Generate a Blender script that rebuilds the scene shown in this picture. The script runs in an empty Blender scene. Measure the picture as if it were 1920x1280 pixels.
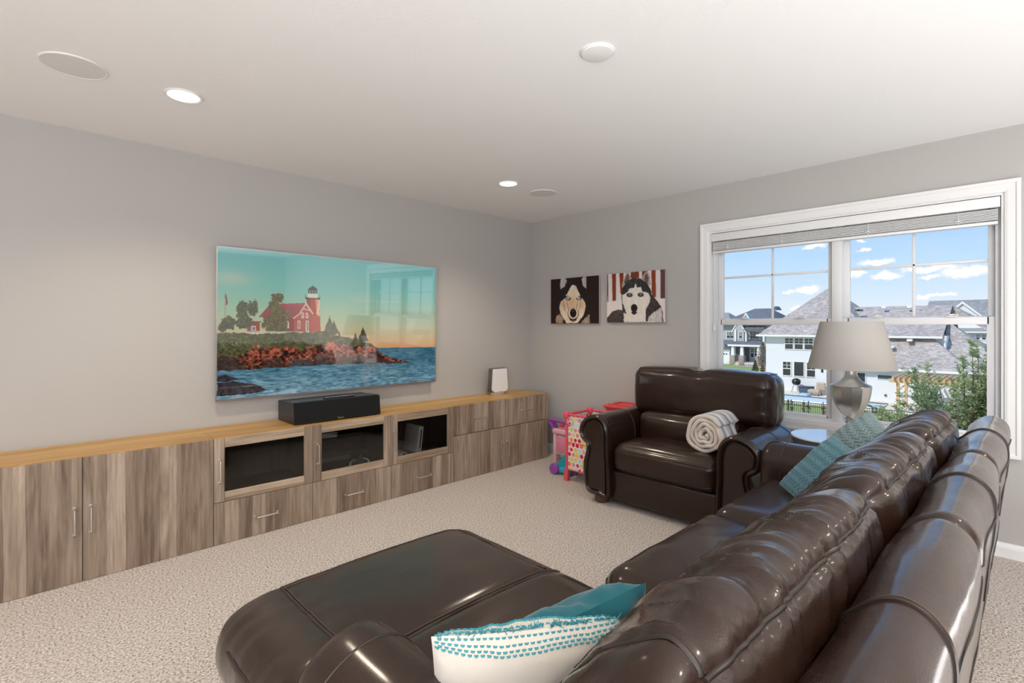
import bpy, bmesh, math, random
import numpy as np
from mathutils import Vector, Matrix
random.seed(7); RNG = np.random.default_rng(7)
SC = bpy.context.scene
COL = SC.collection
R = math.radians

# ------------------------------------------------------------------ camera, sky, sun, big lights, exposure
CAM = np.array([-3.898, -3.72, 1.314]); FPX = 953.0; HY = 612.0
FW = np.array([.697, .717, 0.]); FW /= np.linalg.norm(FW); RT = np.array([FW[1], -FW[0], 0.])
cd = bpy.data.cameras.new('camera'); cam = bpy.data.objects.new('camera', cd); COL.objects.link(cam)
cam.location = CAM; cam.rotation_euler = (R(90), 0, math.atan2(FW[1], FW[0]) - R(90))
cd.sensor_width = 36; cd.lens = FPX / 1920 * 36; cd.shift_y = -(640 - HY) / 1920; cd.clip_start = .02; cd.clip_end = 500
SC.camera = cam
def at(px, py, X):            # the point of the plane x = X seen at that pixel of the photograph
    d = FW + RT * (px - 960) / FPX + np.array([0, 0, -(py - HY) / FPX]); return CAM + d * ((X - CAM[0]) / d[0])

SC.view_settings.view_transform = 'Standard'; SC.view_settings.look = 'None'
SC.view_settings.gamma = 1; SC.view_settings.use_curve_mapping = False
SC.view_settings.exposure = 0.0

def lin(c):
    if isinstance(c, str): c = [int(c[i:i + 2], 16) for i in (0, 2, 4)]
    c = np.array(c, float) / 255; return tuple(np.where(c <= .04045, c / 12.92, ((c + .055) / 1.055) ** 2.4))
class NT:                      # small node helper
    def __init__(s, tree): s.t = tree; s.t.nodes.clear()
    def n(s, typ, **kw):
        nd = s.t.nodes.new(typ); ins = kw.pop('ins', {})
        for k, v in kw.items(): setattr(nd, k, v)
        for k, v in ins.items():
            if isinstance(v, bpy.types.NodeSocket): s.t.links.new(v, nd.inputs[k])
            else: nd.inputs[k].default_value = v
        return nd
    def math(s, op, a, b=0., c=0., clamp=False):
        return s.n('ShaderNodeMath', operation=op, use_clamp=clamp, ins={0: a, 1: b, 2: c}).outputs[0]
    def vmath(s, op, a, b=(0, 0, 0)):
        nd = s.n('ShaderNodeVectorMath', operation=op, ins={0: a, 1: b}); return nd.outputs['Value' if op in ('DOT_PRODUCT', 'LENGTH') else 'Vector']
    def mix(s, f, a, b, blend='MIX'):
        nd = s.n('ShaderNodeMix', data_type='RGBA', blend_type=blend)
        for k, v in ((0, f), (6, a), (7, b)):
            if isinstance(v, bpy.types.NodeSocket): s.t.links.new(v, nd.inputs[k])
            else: nd.inputs[k].default_value = v if k == 0 else (tuple(v) + (1,))[:4]
        return nd.outputs[2]
    def ramp(s, f, stops, interp='LINEAR'):
        nd = s.n('ShaderNodeValToRGB', ins={0: f}); cr = nd.color_ramp; cr.interpolation = interp
        while len(cr.elements) < len(stops): cr.elements.new(.5)
        for e, (p, c) in zip(cr.elements, stops): e.position = p; e.color = (tuple(c) + (1,))[:4]
        return nd.outputs[0]
    def noise(s, vec, scale, detail=2., rough=.5, dist=0.):
        return s.n('ShaderNodeTexNoise', ins={'Vector': vec, 'Scale': scale, 'Detail': detail, 'Roughness': rough, 'Distortion': dist}).outputs[0]
    def mapping(s, vec, scale=(1, 1, 1), loc=(0, 0, 0)):
        return s.n('ShaderNodeMapping', ins={'Vector': vec, 'Scale': scale, 'Location': loc}).outputs[0]

# sky: pale near the horizon, blue above, cumulus puffs
W = bpy.data.worlds.new('sky'); SC.world = W; W.use_nodes = True
k = NT(W.node_tree)
gen = k.n('ShaderNodeTexCoord').outputs['Generated']; nrm = k.vmath('NORMALIZE', gen)
sep = k.n('ShaderNodeSeparateXYZ', ins={0: nrm}); el = sep.outputs[2]
base = k.ramp(k.math('ADD', k.math('MULTIPLY', el, .8), .1), [(0., lin('b9b4a8')), (.098, lin('cfd6d8')), (.12, lin('dbe8f2')), (.17, lin('b2d7f6')), (.25, lin('70b6fa')), (.5, lin('5aa2ee')), (1., lin('3f86da'))])
puffs = [(1525, 463, 27, 8), (1512, 545, 26, 11), (1478, 549, 12, 5), (1497, 580, 20, 7), (1644, 492, 34, 9), (1622, 470, 16, 5), (1662, 520, 32, 11), (1600, 514, 26, 8), (1730, 507, 40, 9),
         (1806, 513, 46, 16), (1770, 500, 34, 8), (1840, 506, 40, 12), (1742, 520, 14, 6), (1738, 556, 26, 5), (1772, 553, 22, 5), (1615, 455, 14, 4), (1960, 500, 50, 14), (2060, 540, 60, 12), (1240, 500, 60, 14)]
wob = k.n('ShaderNodeTexNoise', ins={'Vector': nrm, 'Scale': 55., 'Detail': 6., 'Roughness': .62}).outputs[1]
wv = k.vmath('ADD', nrm, k.vmath('MULTIPLY', k.vmath('SUBTRACT', wob, (.5, .5, .5)), (.040, .040, .022)))
total = None; shade = None
for px, py, a, b in puffs:
    d = FW + RT * (px - 960) / FPX + np.array([0, 0, -(py - HY) / FPX]); L = np.linalg.norm(d); d /= L
    th = np.array([d[1], -d[0], 0]); th /= np.linalg.norm(th); sc_ = FPX * L
    off = k.vmath('SUBTRACT', wv, tuple(d))
    u = k.math('MULTIPLY', k.vmath('DOT_PRODUCT', off, tuple(th)), sc_ / a)
    v = k.math('MULTIPLY', k.vmath('DOT_PRODUCT', off, (0, 0, 1)), sc_ / b)
    v = k.math('MULTIPLY', v, k.math('SUBTRACT', 1.25, k.math('MULTIPLY', k.math('SIGN', v), .35)))
    m = k.math('SUBTRACT', 1., k.math('SQRT', k.math('ADD', k.math('MULTIPLY', u, u), k.math('MULTIPLY', v, v))))
    total = m if total is None else k.math('MAXIMUM', total, m)
far = k.noise(k.mapping(nrm, (3, 3, 7)), 2.2, 6, .6)
far = k.math('MULTIPLY', k.math('SUBTRACT', far, .56), k.math('MULTIPLY', k.math('SUBTRACT', el, .25, clamp=True), 12., clamp=True))
total = k.math('MAXIMUM', total, k.math('MULTIPLY', far, 3.))
cover = k.math('MULTIPLY', k.math('ADD', total, .08), 1.9, clamp=True)
veil = k.math('MULTIPLY', k.noise(k.mapping(nrm, (4, 4, 16)), 3., 4, .6), .28)
skyc = k.mix(veil, base, lin('e2ebf3'))
skyc = k.mix(cover, skyc, k.mix(k.math('MULTIPLY', total, 1.6, clamp=True), lin('dfe3ea'), lin('fffdf8')))
bg = k.n('ShaderNodeBackground', ins={'Color': skyc, 'Strength': 1.15})
k.t.links.new(bg.outputs[0], k.n('ShaderNodeOutputWorld').inputs[0])

sd = bpy.data.lights.new('sun', 'SUN'); sd.energy = 3.3; sd.angle = R(.6); sd.color = (1, .96, .9)
sun = bpy.data.objects.new('sun', sd); COL.objects.link(sun)
sun.rotation_euler = Vector((.62, -.30, -.72)).to_track_quat('-Z', 'Y').to_euler()

def area(name, loc, direction, sx, sy, power, color=(1, 1, 1)):
    d = bpy.data.lights.new(name, 'AREA'); d.shape = 'RECTANGLE'; d.size = sx; d.size_y = sy; d.energy = power; d.color = color
    o = bpy.data.objects.new(name, d); COL.objects.link(o); o.location = loc
    o.rotation_euler = Vector(direction).to_track_quat('-Z', 'Y').to_euler(); return o
area('added_fill_rear', (-4.9, -7.15, 1.45), (0, 1, -.05), 2.6, 1.5, 38, (.97, .97, 1))  # interior fill light added at an opening in the unseen rear wall
area('added_fill_far', (-7.75, -5.6, 1.45), (1, 0, 0), 2.4, 1.5, 105, (.98, .98, 1))  # fill light added at the unseen far wall, brightens the window wall
area('added_bounce_rear', (-5.25, -5.8, .25), (0, .0, 1), 4.6, 2.5, 250, (1, .995, .99))  # unseen upward fill behind the camera, added to brighten the ceiling
area('added_bounce_floor', (-2.0, -4.9, .30), (0, .05, 1), 3.0, 1.3, 40, (1, .995, .99))  # second upward fill, added out of view behind the sofa for the ceiling

# ------------------------------------------------------------------ helpers
ORG = {}
def vnoise(p, seed=0):         # smooth value noise of an (n,3) array, 0..1
    p = np.asarray(p, float); i = np.floor(p).astype(np.int64); f = p - i; f = f * f * (3 - 2 * f); out = 0
    def h(a, b, c):
        v = (a * 73856093) ^ (b * 19349663) ^ (c * 83492791) ^ (seed * 2654435761); v = (v ^ (v >> 13)) * 1274126177; v = v ^ (v >> 16)
        return (v & 0xffff) / 65535.
    for a in (0, 1):
        for b in (0, 1):
            for c in (0, 1):
                w = (f[:, 0] if a else 1 - f[:, 0]) * (f[:, 1] if b else 1 - f[:, 1]) * (f[:, 2] if c else 1 - f[:, 2])
                out = out + w * h(i[:, 0] + a, i[:, 1] + b, i[:, 2] + c)
    return out
def fbm(p, oct=4, seed=0):
    p = np.asarray(p, float); s = 0; a = .5; t = 0
    for o in range(oct): s = s + a * vnoise(p * 2 ** o + 17 * o, seed + o); t += a; a *= .5
    return s / t

class MB:
    def __init__(s): s.v = []; s.f = []
    def add(s, v, f):
        n = len(s.v); s.v.extend([tuple(map(float, q)) for q in v]); s.f.extend([tuple(i + n for i in q) for q in f]); return s
    def box(s, x0, x1, y0, y1, z0, z1):
        x0, x1 = sorted((x0, x1)); y0, y1 = sorted((y0, y1)); z0, z1 = sorted((z0, z1))
        return s.add([(x0, y0, z0), (x1, y0, z0), (x1, y1, z0), (x0, y1, z0), (x0, y0, z1), (x1, y0, z1), (x1, y1, z1), (x0, y1, z1)],
                     [(3, 2, 1, 0), (4, 5, 6, 7), (0, 1, 5, 4), (1, 2, 6, 5), (2, 3, 7, 6), (3, 0, 4, 7)])
    def bbox(s, x0, x1, y0, y1, z0, z1, r=.003, seg=2, M=None):
        bm = bmesh.new(); bmesh.ops.create_cube(bm, size=1)
        for v in bm.verts: v.co = ((x0 + x1) / 2 + v.co.x * abs(x1 - x0), (y0 + y1) / 2 + v.co.y * abs(y1 - y0), (z0 + z1) / 2 + v.co.z * abs(z1 - z0))
        bmesh.ops.bevel(bm, geom=list(bm.edges), offset=r, segments=seg, profile=.5, affect='EDGES', clamp_overlap=True)
        if M is not None: bm.transform(M)
        bm.verts.index_update(); s.add([v.co for v in bm.verts], [[v.index for v in f.verts] for f in bm.faces]); bm.free(); return s
    def tube(s, path, r, seg=8, closed=False, caps=True):
        P = np.array(path, float); n = len(P); rr = np.full(n, r) if np.isscalar(r) else np.array(r, float)
        T = np.roll(P, -1, 0) - np.roll(P, 1, 0)
        if not closed: T[0] = P[1] - P[0]; T[-1] = P[-1] - P[-2]
        T /= np.maximum(np.linalg.norm(T, axis=1), 1e-9)[:, None]
        u = np.cross(T[0], (0, 0, 1));
        if np.linalg.norm(u) < .1: u = np.cross(T[0], (1, 0, 0))
        u /= np.linalg.norm(u); vs = []
        for i in range(n):
            u = u - T[i] * (u @ T[i]); u /= max(np.linalg.norm(u), 1e-9); w = np.cross(T[i], u)
            for j in range(seg): a = 2 * math.pi * j / seg; vs.append(P[i] + rr[i] * (math.cos(a) * u + math.sin(a) * w))
        fs = []
        for i in range(n if closed else n - 1):
            for j in range(seg):
                a, b = i * seg, ((i + 1) % n) * seg; fs.append((a + j, a + (j + 1) % seg, b + (j + 1) % seg, b + j))
        if not closed and caps: fs.append(tuple(range(seg))[::-1]); fs.append(tuple((n - 1) * seg + j for j in range(seg)))
        return s.add(vs, fs)
    def lathe(s, prof, c=(0, 0, 0), seg=24, M=None, caps=True):
        vs = []; fs = []; n = len(prof)
        for r, z in prof:
            for j in range(seg): a = 2 * math.pi * (j + .5) / seg; vs.append((r * math.cos(a), r * math.sin(a), z))
        for i in range(n - 1):
            for j in range(seg): fs.append((i * seg + j, i * seg + (j + 1) % seg, (i + 1) * seg + (j + 1) % seg, (i + 1) * seg + j))
        if caps and prof[0][0] > 1e-4: fs.append(tuple(range(seg))[::-1])
        if caps and prof[-1][0] > 1e-4: fs.append(tuple((n - 1) * seg + j for j in range(seg)))
        vs = [Vector(v) for v in vs]
        if M is not None: vs = [M @ v for v in vs]
        return s.add([(v[0] + c[0], v[1] + c[1], v[2] + c[2]) for v in vs], fs)
    def prism(s, poly, vec):
        n = len(poly); q = [tuple(np.array(p, float) + np.array(vec, float)) for p in poly]
        return s.add(list(poly) + q, [tuple(range(n))[::-1], tuple(range(n, 2 * n))] + [(i, (i + 1) % n, n + (i + 1) % n, n + i) for i in range(n)])
    def grid(s, P, closed_u=False, closed_v=False):    # P (nu,nv,3)
        nu, nv = P.shape[:2]; fs = []
        for i in range(nu if closed_u else nu - 1):
            for j in range(nv if closed_v else nv - 1):
                fs.append((i * nv + j, ((i + 1) % nu) * nv + j, ((i + 1) % nu) * nv + (j + 1) % nv, i * nv + (j + 1) % nv))
        return s.add(P.reshape(-1, 3), fs)
    def build(s, name, m, parent=None, smooth=35, fix=True):
        o0 = np.array(ORG.get(parent.name, (0, 0, 0))) if parent else np.zeros(3)
        me = bpy.data.meshes.new(name); V = np.array(s.v) - o0; me.from_pydata(V.tolist(), [], s.f)
        if fix:
            bm = bmesh.new(); bm.from_mesh(me); bmesh.ops.recalc_face_normals(bm, faces=bm.faces); bm.to_mesh(me); bm.free()
        if smooth:
            me.polygons.foreach_set('use_smooth', [True] * len(me.polygons))
            if smooth < 180: me.set_sharp_from_angle(angle=R(smooth))
        me.materials.append(m); o = bpy.data.objects.new(name, me); COL.objects.link(o)
        if parent: o.parent = parent
        ORG[o.name] = tuple(o0); return o
def tag(o, label=None, cat=None, group=None, kind=None):
    for a, b in (('label', label), ('category', cat), ('group', group), ('kind', kind)):
        if b: o[a] = b
    return o
def thing(name, loc, label, cat, group=None, kind=None):
    o = bpy.data.objects.new(name, None); o.empty_display_size = .05; COL.objects.link(o); o.location = loc; ORG[o.name] = tuple(loc)
    return tag(o, label, cat, group, kind)
def copy_tree(o, parent=None, top=True):
    c = o.copy(); COL.objects.link(c); c.parent = parent; ORG[c.name] = ORG.get(o.name, (0, 0, 0))
    for ch in o.children: copy_tree(ch, c, False)
    return c
def catmull(pts, n, closed=True):
    P = np.array(pts, float); N = len(P); out = []
    segs = N if closed else N - 1
    for i in range(segs):
        g = lambda q: P[q % N] if closed else P[min(max(q, 0), N - 1)]
        a, b, c, d = g(i - 1), g(i), g(i + 1), g(i + 2)
        for t in np.linspace(0, 1, n, endpoint=False):
            out.append(.5 * (2 * b + (c - a) * t + (2 * a - 5 * b + 4 * c - d) * t * t + (3 * b - a - 3 * c + d) * t ** 3))
    if not closed: out.append(P[-1])
    return np.array(out)
def sweep(prof, t0, t1, nt, mp, R0=.05, R1=.05, disp=None, nr=7):
    """closed 2-D profile swept from t0 to t1 with filleted ends; returns (MB, ring array, station values)"""
    P = np.array(prof); n = len(P); T = np.roll(P, -1, 0) - np.roll(P, 1, 0); N = np.stack([T[:, 1], -T[:, 0]], 1)
    ar = np.sum(P[:, 0] * np.roll(P[:, 1], -1) - np.roll(P[:, 0], -1) * P[:, 1]);
    if ar < 0: N = -N
    N /= np.linalg.norm(N, axis=1)[:, None]; sg = 1 if t1 > t0 else -1; L = abs(t1 - t0)
    ds = list(R0 * (1 - np.cos(np.linspace(0, math.pi / 2, nr)))) + list(np.linspace(R0, L - R1, nt)[1:-1]) + list(L - R1 * (1 - np.cos(np.linspace(math.pi / 2, 0, nr))))
    u = np.arange(n) / n; rings = []; ts = []
    for d in ds:
        ins = 0
        if d < R0: ins = R0 - math.sqrt(max(R0 ** 2 - (R0 - d) ** 2, 0))
        if L - d < R1: ins = max(ins, R1 - math.sqrt(max(R1 ** 2 - (R1 - (L - d)) ** 2, 0)))
        off = -np.full(n, ins); t = t0 + sg * d
        if disp is not None: off = off + disp(t, u, d, L) * (1 - min(1, ins / max(R0, R1, 1e-6)))
        Q = P + N * off[:, None]; rings.append([mp(t, a, b) for a, b in Q]); ts.append(t)
    G = np.array(rings); mb = MB(); mb.grid(G, closed_v=True)
    for i in (0, -1):
        c = G[i].mean(0); b = len(mb.v); mb.add(list(G[i]) + [tuple(c)], [(j, (j + 1) % n, n) for j in range(n)])
    return mb, G, np.array(ts)
def rcushion(x0, x1, y0, y1, z0, z1, r, n=14, puff=(0, 0, 0), disp=None):
    """rounded, puffed box built from six grids; returns MB and a function giving the top surface"""
    c = np.array([(x0 + x1) / 2, (y0 + y1) / 2, (z0 + z1) / 2]); h = np.array([abs(x1 - x0), abs(y1 - y0), abs(z1 - z0)]) / 2
    rr = np.minimum(r, h)
    def f(q):
        q = np.asarray(q, float); p = q * h; inn = np.clip(p, -(h - rr), h - rr); d = (p - inn) / rr; L = np.linalg.norm(d, axis=-1, keepdims=True)
        d = np.where(L > 1e-9, d / np.maximum(L, 1e-9), 0); o = inn + d * rr
        g = 1 - np.clip(np.abs(q), 0, 1) ** 2.2
        for a in range(3):
            b, e = [i for i in range(3) if i != a]; o[..., a] += np.sign(q[..., a]) * np.abs(q[..., a]) * puff[a] * g[..., b] * g[..., e]
        if disp is not None:
            nn = d.copy(); s = disp((o + c).reshape(-1, 3)).reshape(o.shape[:-1]); o = o + nn * s[..., None]
        return o + c
    w = np.linspace(-1, 1, n); w = np.sign(w) * np.abs(w) ** .8; mb = MB()
    for a in range(3):
        b, e = [i for i in range(3) if i != a]; U, V = np.meshgrid(w, w, indexing='ij')
        for sgn in (-1, 1):
            q = np.zeros((n, n, 3)); q[..., a] = sgn; q[..., b] = U; q[..., e] = V; mb.grid(f(q))
    return mb, f
def weld(o, d=1e-5):
    bm = bmesh.new(); bm.from_mesh(o.data); bmesh.ops.remove_doubles(bm, verts=bm.verts, dist=d); bmesh.ops.recalc_face_normals(bm, faces=bm.faces); bm.to_mesh(o.data); bm.free()
    o.data.polygons.foreach_set('use_smooth', [True] * len(o.data.polygons)); return o

# ------------------------------------------------------------------ materials
MATS = {}
def mat(name, color, rough=.5, metal=0., spec=.5, bump=None, vary=None, coat=0., emit=None, sheen=0., trans=0., coord='Object', aniso=0., coat_ior=1.5):
    m = bpy.data.materials.new(name); m.use_nodes = True; k = NT(m.node_tree); c = lin(color) if isinstance(color, str) else color
    b = k.n('ShaderNodeBsdfPrincipled', ins={'Base Color': c + (1,), 'Roughness': rough, 'Metallic': metal, 'Specular IOR Level': spec, 'Coat Weight': coat, 'Coat IOR': coat_ior, 'Coat Roughness': .16, 'Sheen Weight': sheen, 'Transmission Weight': trans, 'Anisotropic': aniso})
    co = k.n('ShaderNodeTexCoord').outputs[coord]
    if vary:      # (scale vec, amount, detail)
        nz = k.noise(k.mapping(co, vary[0]), 1., vary[2] if len(vary) > 2 else 3, .6)
        f = k.math('ADD', k.math('MULTIPLY', k.math('SUBTRACT', nz, .5), vary[1] * 2), 1.)
        k.t.links.new(k.mix(1., c, k.n('ShaderNodeCombineColor', ins={0: f, 1: f, 2: f}).outputs[0], 'MULTIPLY'), b.inputs['Base Color'])
    if bump:      # (scale, strength, distance[, kind])
        kind = bump[3] if len(bump) > 3 else 'noise'
        if kind == 'leather':
            vo = k.n('ShaderNodeTexVoronoi', feature='DISTANCE_TO_EDGE', ins={'Vector': co, 'Scale': bump[0]}).outputs[0]
            hgt = k.math('ADD', k.math('MULTIPLY', vo, 1.2, clamp=True), k.math('MULTIPLY', k.noise(co, bump[0] * .12, 3), 1.2))
        else: hgt = k.noise(co, bump[0], 3, .6)
        bp = k.n('ShaderNodeBump', ins={'Strength': bump[1], 'Distance': bump[2], 'Height': hgt}); k.t.links.new(bp.outputs[0], b.inputs['Normal'])
    if emit: b.inputs['Emission Color'].default_value = (lin(emit[0]) if isinstance(emit[0], str) else emit[0]) + (1,); b.inputs['Emission Strength'].default_value = emit[1]
    k.t.links.new(b.outputs[0], k.n('ShaderNodeOutputMaterial').inputs[0]); MATS[name] = m; return m
def wood(name, dark, mid, light, plank, along, rough=.45, seed=0.):
    """laminate with glued strips; along = axis the grain runs"""
    m = bpy.data.materials.new(name); m.use_nodes = True; k = NT(m.node_tree); co = k.n('ShaderNodeTexCoord').outputs['Object']
    rnd = k.n('ShaderNodeObjectInfo').outputs['Random']; off = k.n('ShaderNodeCombineXYZ', ins={0: k.math('MULTIPLY', rnd, 7.3), 1: 0., 2: k.math('MULTIPLY', rnd, 3.1)}).outputs[0]
    co = k.vmath('ADD', co, off); sp = k.n('ShaderNodeSeparateXYZ', ins={0: co})
    cross = sp.outputs[0] if along == 'z' else (sp.outputs[2] if along == 'x' else sp.outputs[0])
    if along == 'xtop': cross = sp.outputs[1]
    wobb = k.math('MULTIPLY', k.noise(co, 2.5, 1), .02)
    idx = k.math('FLOOR', k.math('DIVIDE', k.math('ADD', cross, wobb), plank))
    tone = k.n('ShaderNodeTexWhiteNoise', noise_dimensions='1D', ins={'W': k.math('ADD', idx, seed)}).outputs[0]
    s = {'z': (70, 70, 2.2), 'x': (2.2, 70, 70), 'xtop': (2.0, 60, 60)}[along]
    s2 = {'z': (9, 9, 1.1), 'x': (1.1, 9, 9), 'xtop': (1., 9, 9)}[along]
    g1 = k.noise(k.mapping(co, s), 1., 4, .65, .3); g2 = k.noise(k.mapping(co, s2), 1.6, 3, .6, 1.2)
    fac = k.math('ADD', k.math('MULTIPLY', g1, .45), k.math('ADD', k.math('MULTIPLY', g2, .5), k.math('MULTIPLY', tone, .20)))
    c = k.ramp(fac, [(.36, lin(dark)), (.56, lin(mid)), (.76, lin(light))])
    crack = k.noise(k.mapping(co, {'z': (38, 38, 1.5), 'x': (1.5, 38, 38), 'xtop': (1.2, 38, 38)}[along], (3, 1, 5)), 1., 3, .6, 1.8)
    crf = k.math('MULTIPLY', k.math('SUBTRACT', .36, crack, clamp=True), 6., clamp=True)
    c = k.mix(k.math('MULTIPLY', crf, .75), c, lin(dark))
    b = k.n('ShaderNodeBsdfPrincipled', ins={'Base Color': c, 'Roughness': rough, 'Specular IOR Level': .35})
    bp = k.n('ShaderNodeBump', ins={'Strength': .12, 'Distance': .002, 'Height': g1}); k.t.links.new(bp.outputs[0], b.inputs['Normal'])
    k.t.links.new(b.outputs[0], k.n('ShaderNodeOutputMaterial').inputs[0]); MATS[name] = m; return m
def colattr_mat(name, rough=.5, emit=0., spec=.5, coat=0., bump=None, coat_ior=1.5):
    m = bpy.data.materials.new(name); m.use_nodes = True; k = NT(m.node_tree); a = k.n('ShaderNodeVertexColor', layer_name='print').outputs[0]
    b = k.n('ShaderNodeBsdfPrincipled', ins={'Roughness': rough, 'Specular IOR Level': spec, 'Coat Weight': coat, 'Coat Roughness': .03, 'Coat IOR': coat_ior})
    if emit: b.inputs['Base Color'].default_value = (.004, .004, .004, 1); k.t.links.new(a, b.inputs['Emission Color']); b.inputs['Emission Strength'].default_value = emit
    else: k.t.links.new(a, b.inputs['Base Color'])
    if bump:
        bp = k.n('ShaderNodeBump', ins={'Strength': bump[1], 'Distance': bump[2], 'Height': k.noise(k.n('ShaderNodeTexCoord').outputs['Object'], bump[0], 2)}); k.t.links.new(bp.outputs[0], b.inputs['Normal'])
    k.t.links.new(b.outputs[0], k.n('ShaderNodeOutputMaterial').inputs[0]); return m
def printed(name, P, rgb, m, parent):        # grid of points (nu,nv,3) with a printed sRGB picture (nu,nv,3)
    nu, nv = P.shape[:2]; o0 = np.array(ORG.get(parent.name, (0, 0, 0))) if parent else np.zeros(3)
    idx = np.arange(nu * nv).reshape(nu, nv); F = np.stack([idx[:-1, :-1], idx[1:, :-1], idx[1:, 1:], idx[:-1, 1:]], -1).reshape(-1, 4)
    me = bpy.data.meshes.new(name); V = (P - o0).reshape(-1, 3)
    me.vertices.add(len(V)); me.vertices.foreach_set('co', V.astype(np.float32).ravel())
    me.loops.add(F.size); me.loops.foreach_set('vertex_index', F.ravel().astype(np.int32))
    me.polygons.add(len(F)); me.polygons.foreach_set('loop_start', np.arange(0, F.size, 4, dtype=np.int32)); me.update(calc_edges=True)
    at_ = me.color_attributes.new('print', 'FLOAT_COLOR', 'POINT'); c = np.clip(rgb, 0, 255) / 255.; c = np.where(c <= .04045, c / 12.92, ((c + .055) / 1.055) ** 2.4)
    at_.data.foreach_set('color', np.concatenate([c.reshape(-1, 3), np.ones((nu * nv, 1))], 1).astype(np.float32).ravel())
    me.materials.append(m); o = bpy.data.objects.new(name, me); COL.objects.link(o)
    if parent: o.parent = parent
    ORG[o.name] = tuple(o0); return o
# 2-D painting helpers used for the flat prints
def inpoly(x, y, poly):
    P = np.array(poly, float); r = np.zeros(x.shape, bool); j = len(P) - 1
    for i in range(len(P)):
        xi, yi = P[i]; xj, yj = P[j]
        if yi != yj: r ^= ((yi > y) != (yj > y)) & (x < (xj - xi) * (y - yi) / (yj - yi) + xi)
        j = i
    return r
def n2(x, y, sx, sy, oct=4, seed=0): return fbm(np.stack([x.ravel() / sx, y.ravel() / sy, np.full(x.size, .37 + seed)], 1), oct, seed).reshape(x.shape)
def homography(corners):        # unit square (u right, v down) -> pixel corners TL TR BR BL
    A = []; B = []
    for (u, v), (x, y) in zip([(0, 0), (1, 0), (1, 1), (0, 1)], corners):
        A += [[u, v, 1, 0, 0, 0, -u * x, -v * x], [0, 0, 0, u, v, 1, -u * y, -v * y]]; B += [x, y]
    h = np.append(np.linalg.solve(np.array(A, float), np.array(B, float)), 1).reshape(3, 3)
    return lambda u, v: ((h[0, 0] * u + h[0, 1] * v + h[0, 2]) / (h[2, 0] * u + h[2, 1] * v + h[2, 2]), (h[1, 0] * u + h[1, 1] * v + h[1, 2]) / (h[2, 0] * u + h[2, 1] * v + h[2, 2]))
def put(img, m, c, a=1.):
    a = np.asarray(a) * np.ones(m.shape) * m; img += (np.asarray(c, float) - img) * a[..., None]

M_wall = mat('wall_paint', (.445, .430, .416), .75, spec=.25, bump=(220., .06, .002))
M_ceil = mat('ceiling_paint', (.86, .86, .86), .85, spec=.2, bump=(90., .25, .003))
M_trim = mat('white_trim_paint', (.77, .77, .77), .4, spec=.4)
M_vinyl = mat('white_window_vinyl', (.72, .72, .73), .35, spec=.4)
M_leather = mat('dark_brown_leather', (.0205, .0078, .0040), .40, spec=.20, bump=(230., .45, .0015, 'leather'), vary=((6, 6, 6), .25, 4), coat=1., coat_ior=1.36)
M_seam = mat('leather_welt', (.020, .012, .009), .38, spec=.5)
M_thread = mat('seam_thread', (.085, .045, .030), .6)
M_oak = wood('grey_oak_vertical', '665446', '8f7d6d', 'b3a290', .078, 'z')
M_oakh = wood('grey_oak_horizontal', '75614f', '9c8873', 'bba894', .06, 'x')
M_honey = wood('honey_oak_top', '9c7745', 'bd955a', 'd2ae75', .085, 'xtop', .4)
M_nickel = mat('brushed_nickel', (.66, .64, .61), .32, 1.)
M_black = mat('black_satin', (.012, .012, .013), .35, spec=.5)
M_dark = mat('dark_shadow_gap', (.02, .018, .016), .8)
M_blackm = mat('black_cloth', (.010, .010, .011), .8, spec=.2, bump=(900., .2, .001))
M_white = mat('white_plastic', (.82, .82, .82), .35)
M_greyp = mat('grey_plastic', (.10, .10, .105), .4)
M_beige = mat('beige_plastic', (.45, .36, .29), .5)
M_glass = mat('clear_glass', (1, 1, 1), .0, spec=.5, trans=1.); 
def thin_glass(name, tint, refl=1.):
    m = bpy.data.materials.new(name); m.use_nodes = True; k = NT(m.node_tree)
    tr = k.n('ShaderNodeBsdfTransparent', ins={'Color': tint + (1,)}); gl = k.n('ShaderNodeBsdfGlossy', ins={'Roughness': .02, 'Color': (1, 1, 1, 1)})
    fr = k.math('MULTIPLY', k.n('ShaderNodeFresnel', ins={'IOR': 1.5}).outputs[0], refl)
    mx = k.n('ShaderNodeMixShader', ins={0: fr, 1: tr.outputs[0], 2: gl.outputs[0]}); k.t.links.new(mx.outputs[0], k.n('ShaderNodeOutputMaterial').inputs[0]); return m
M_pane = thin_glass('window_pane_glass', (.985, .99, .99), .22)
M_smoke = thin_glass('smoked_glass', (.72, .71, .70), .8)
# carpet: looped beige pile
def carpet():
    m = bpy.data.materials.new('beige_carpet'); m.use_nodes = True; k = NT(m.node_tree); co = k.n('ShaderNodeTexCoord').outputs['Object']
    f = k.noise(co, 105., 2, .75); big = k.noise(co, 3.5, 3, .6); mid = k.noise(co, 60., 2, .6)
    c = k.ramp(f, [(.34, lin('5c534c')), (.43, lin('aaa19a')), (.55, lin('d3cac4')), (.72, lin('ece6e1'))])
    c = k.mix(k.math('MULTIPLY', big, .2), c, lin('b0a292'), 'MIX')
    b = k.n('ShaderNodeBsdfPrincipled', ins={'Base Color': c, 'Roughness': .95, 'Specular IOR Level': .1, 'Sheen Weight': .2})
    h = k.math('ADD', f, k.math('MULTIPLY', mid, .6))
    bp = k.n('ShaderNodeBump', ins={'Strength': .9, 'Distance': .008, 'Height': h}); k.t.links.new(bp.outputs[0], b.inputs['Normal'])
    k.t.links.new(b.outputs[0], k.n('ShaderNodeOutputMaterial').inputs[0]); return m
M_carpet = carpet()
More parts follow.
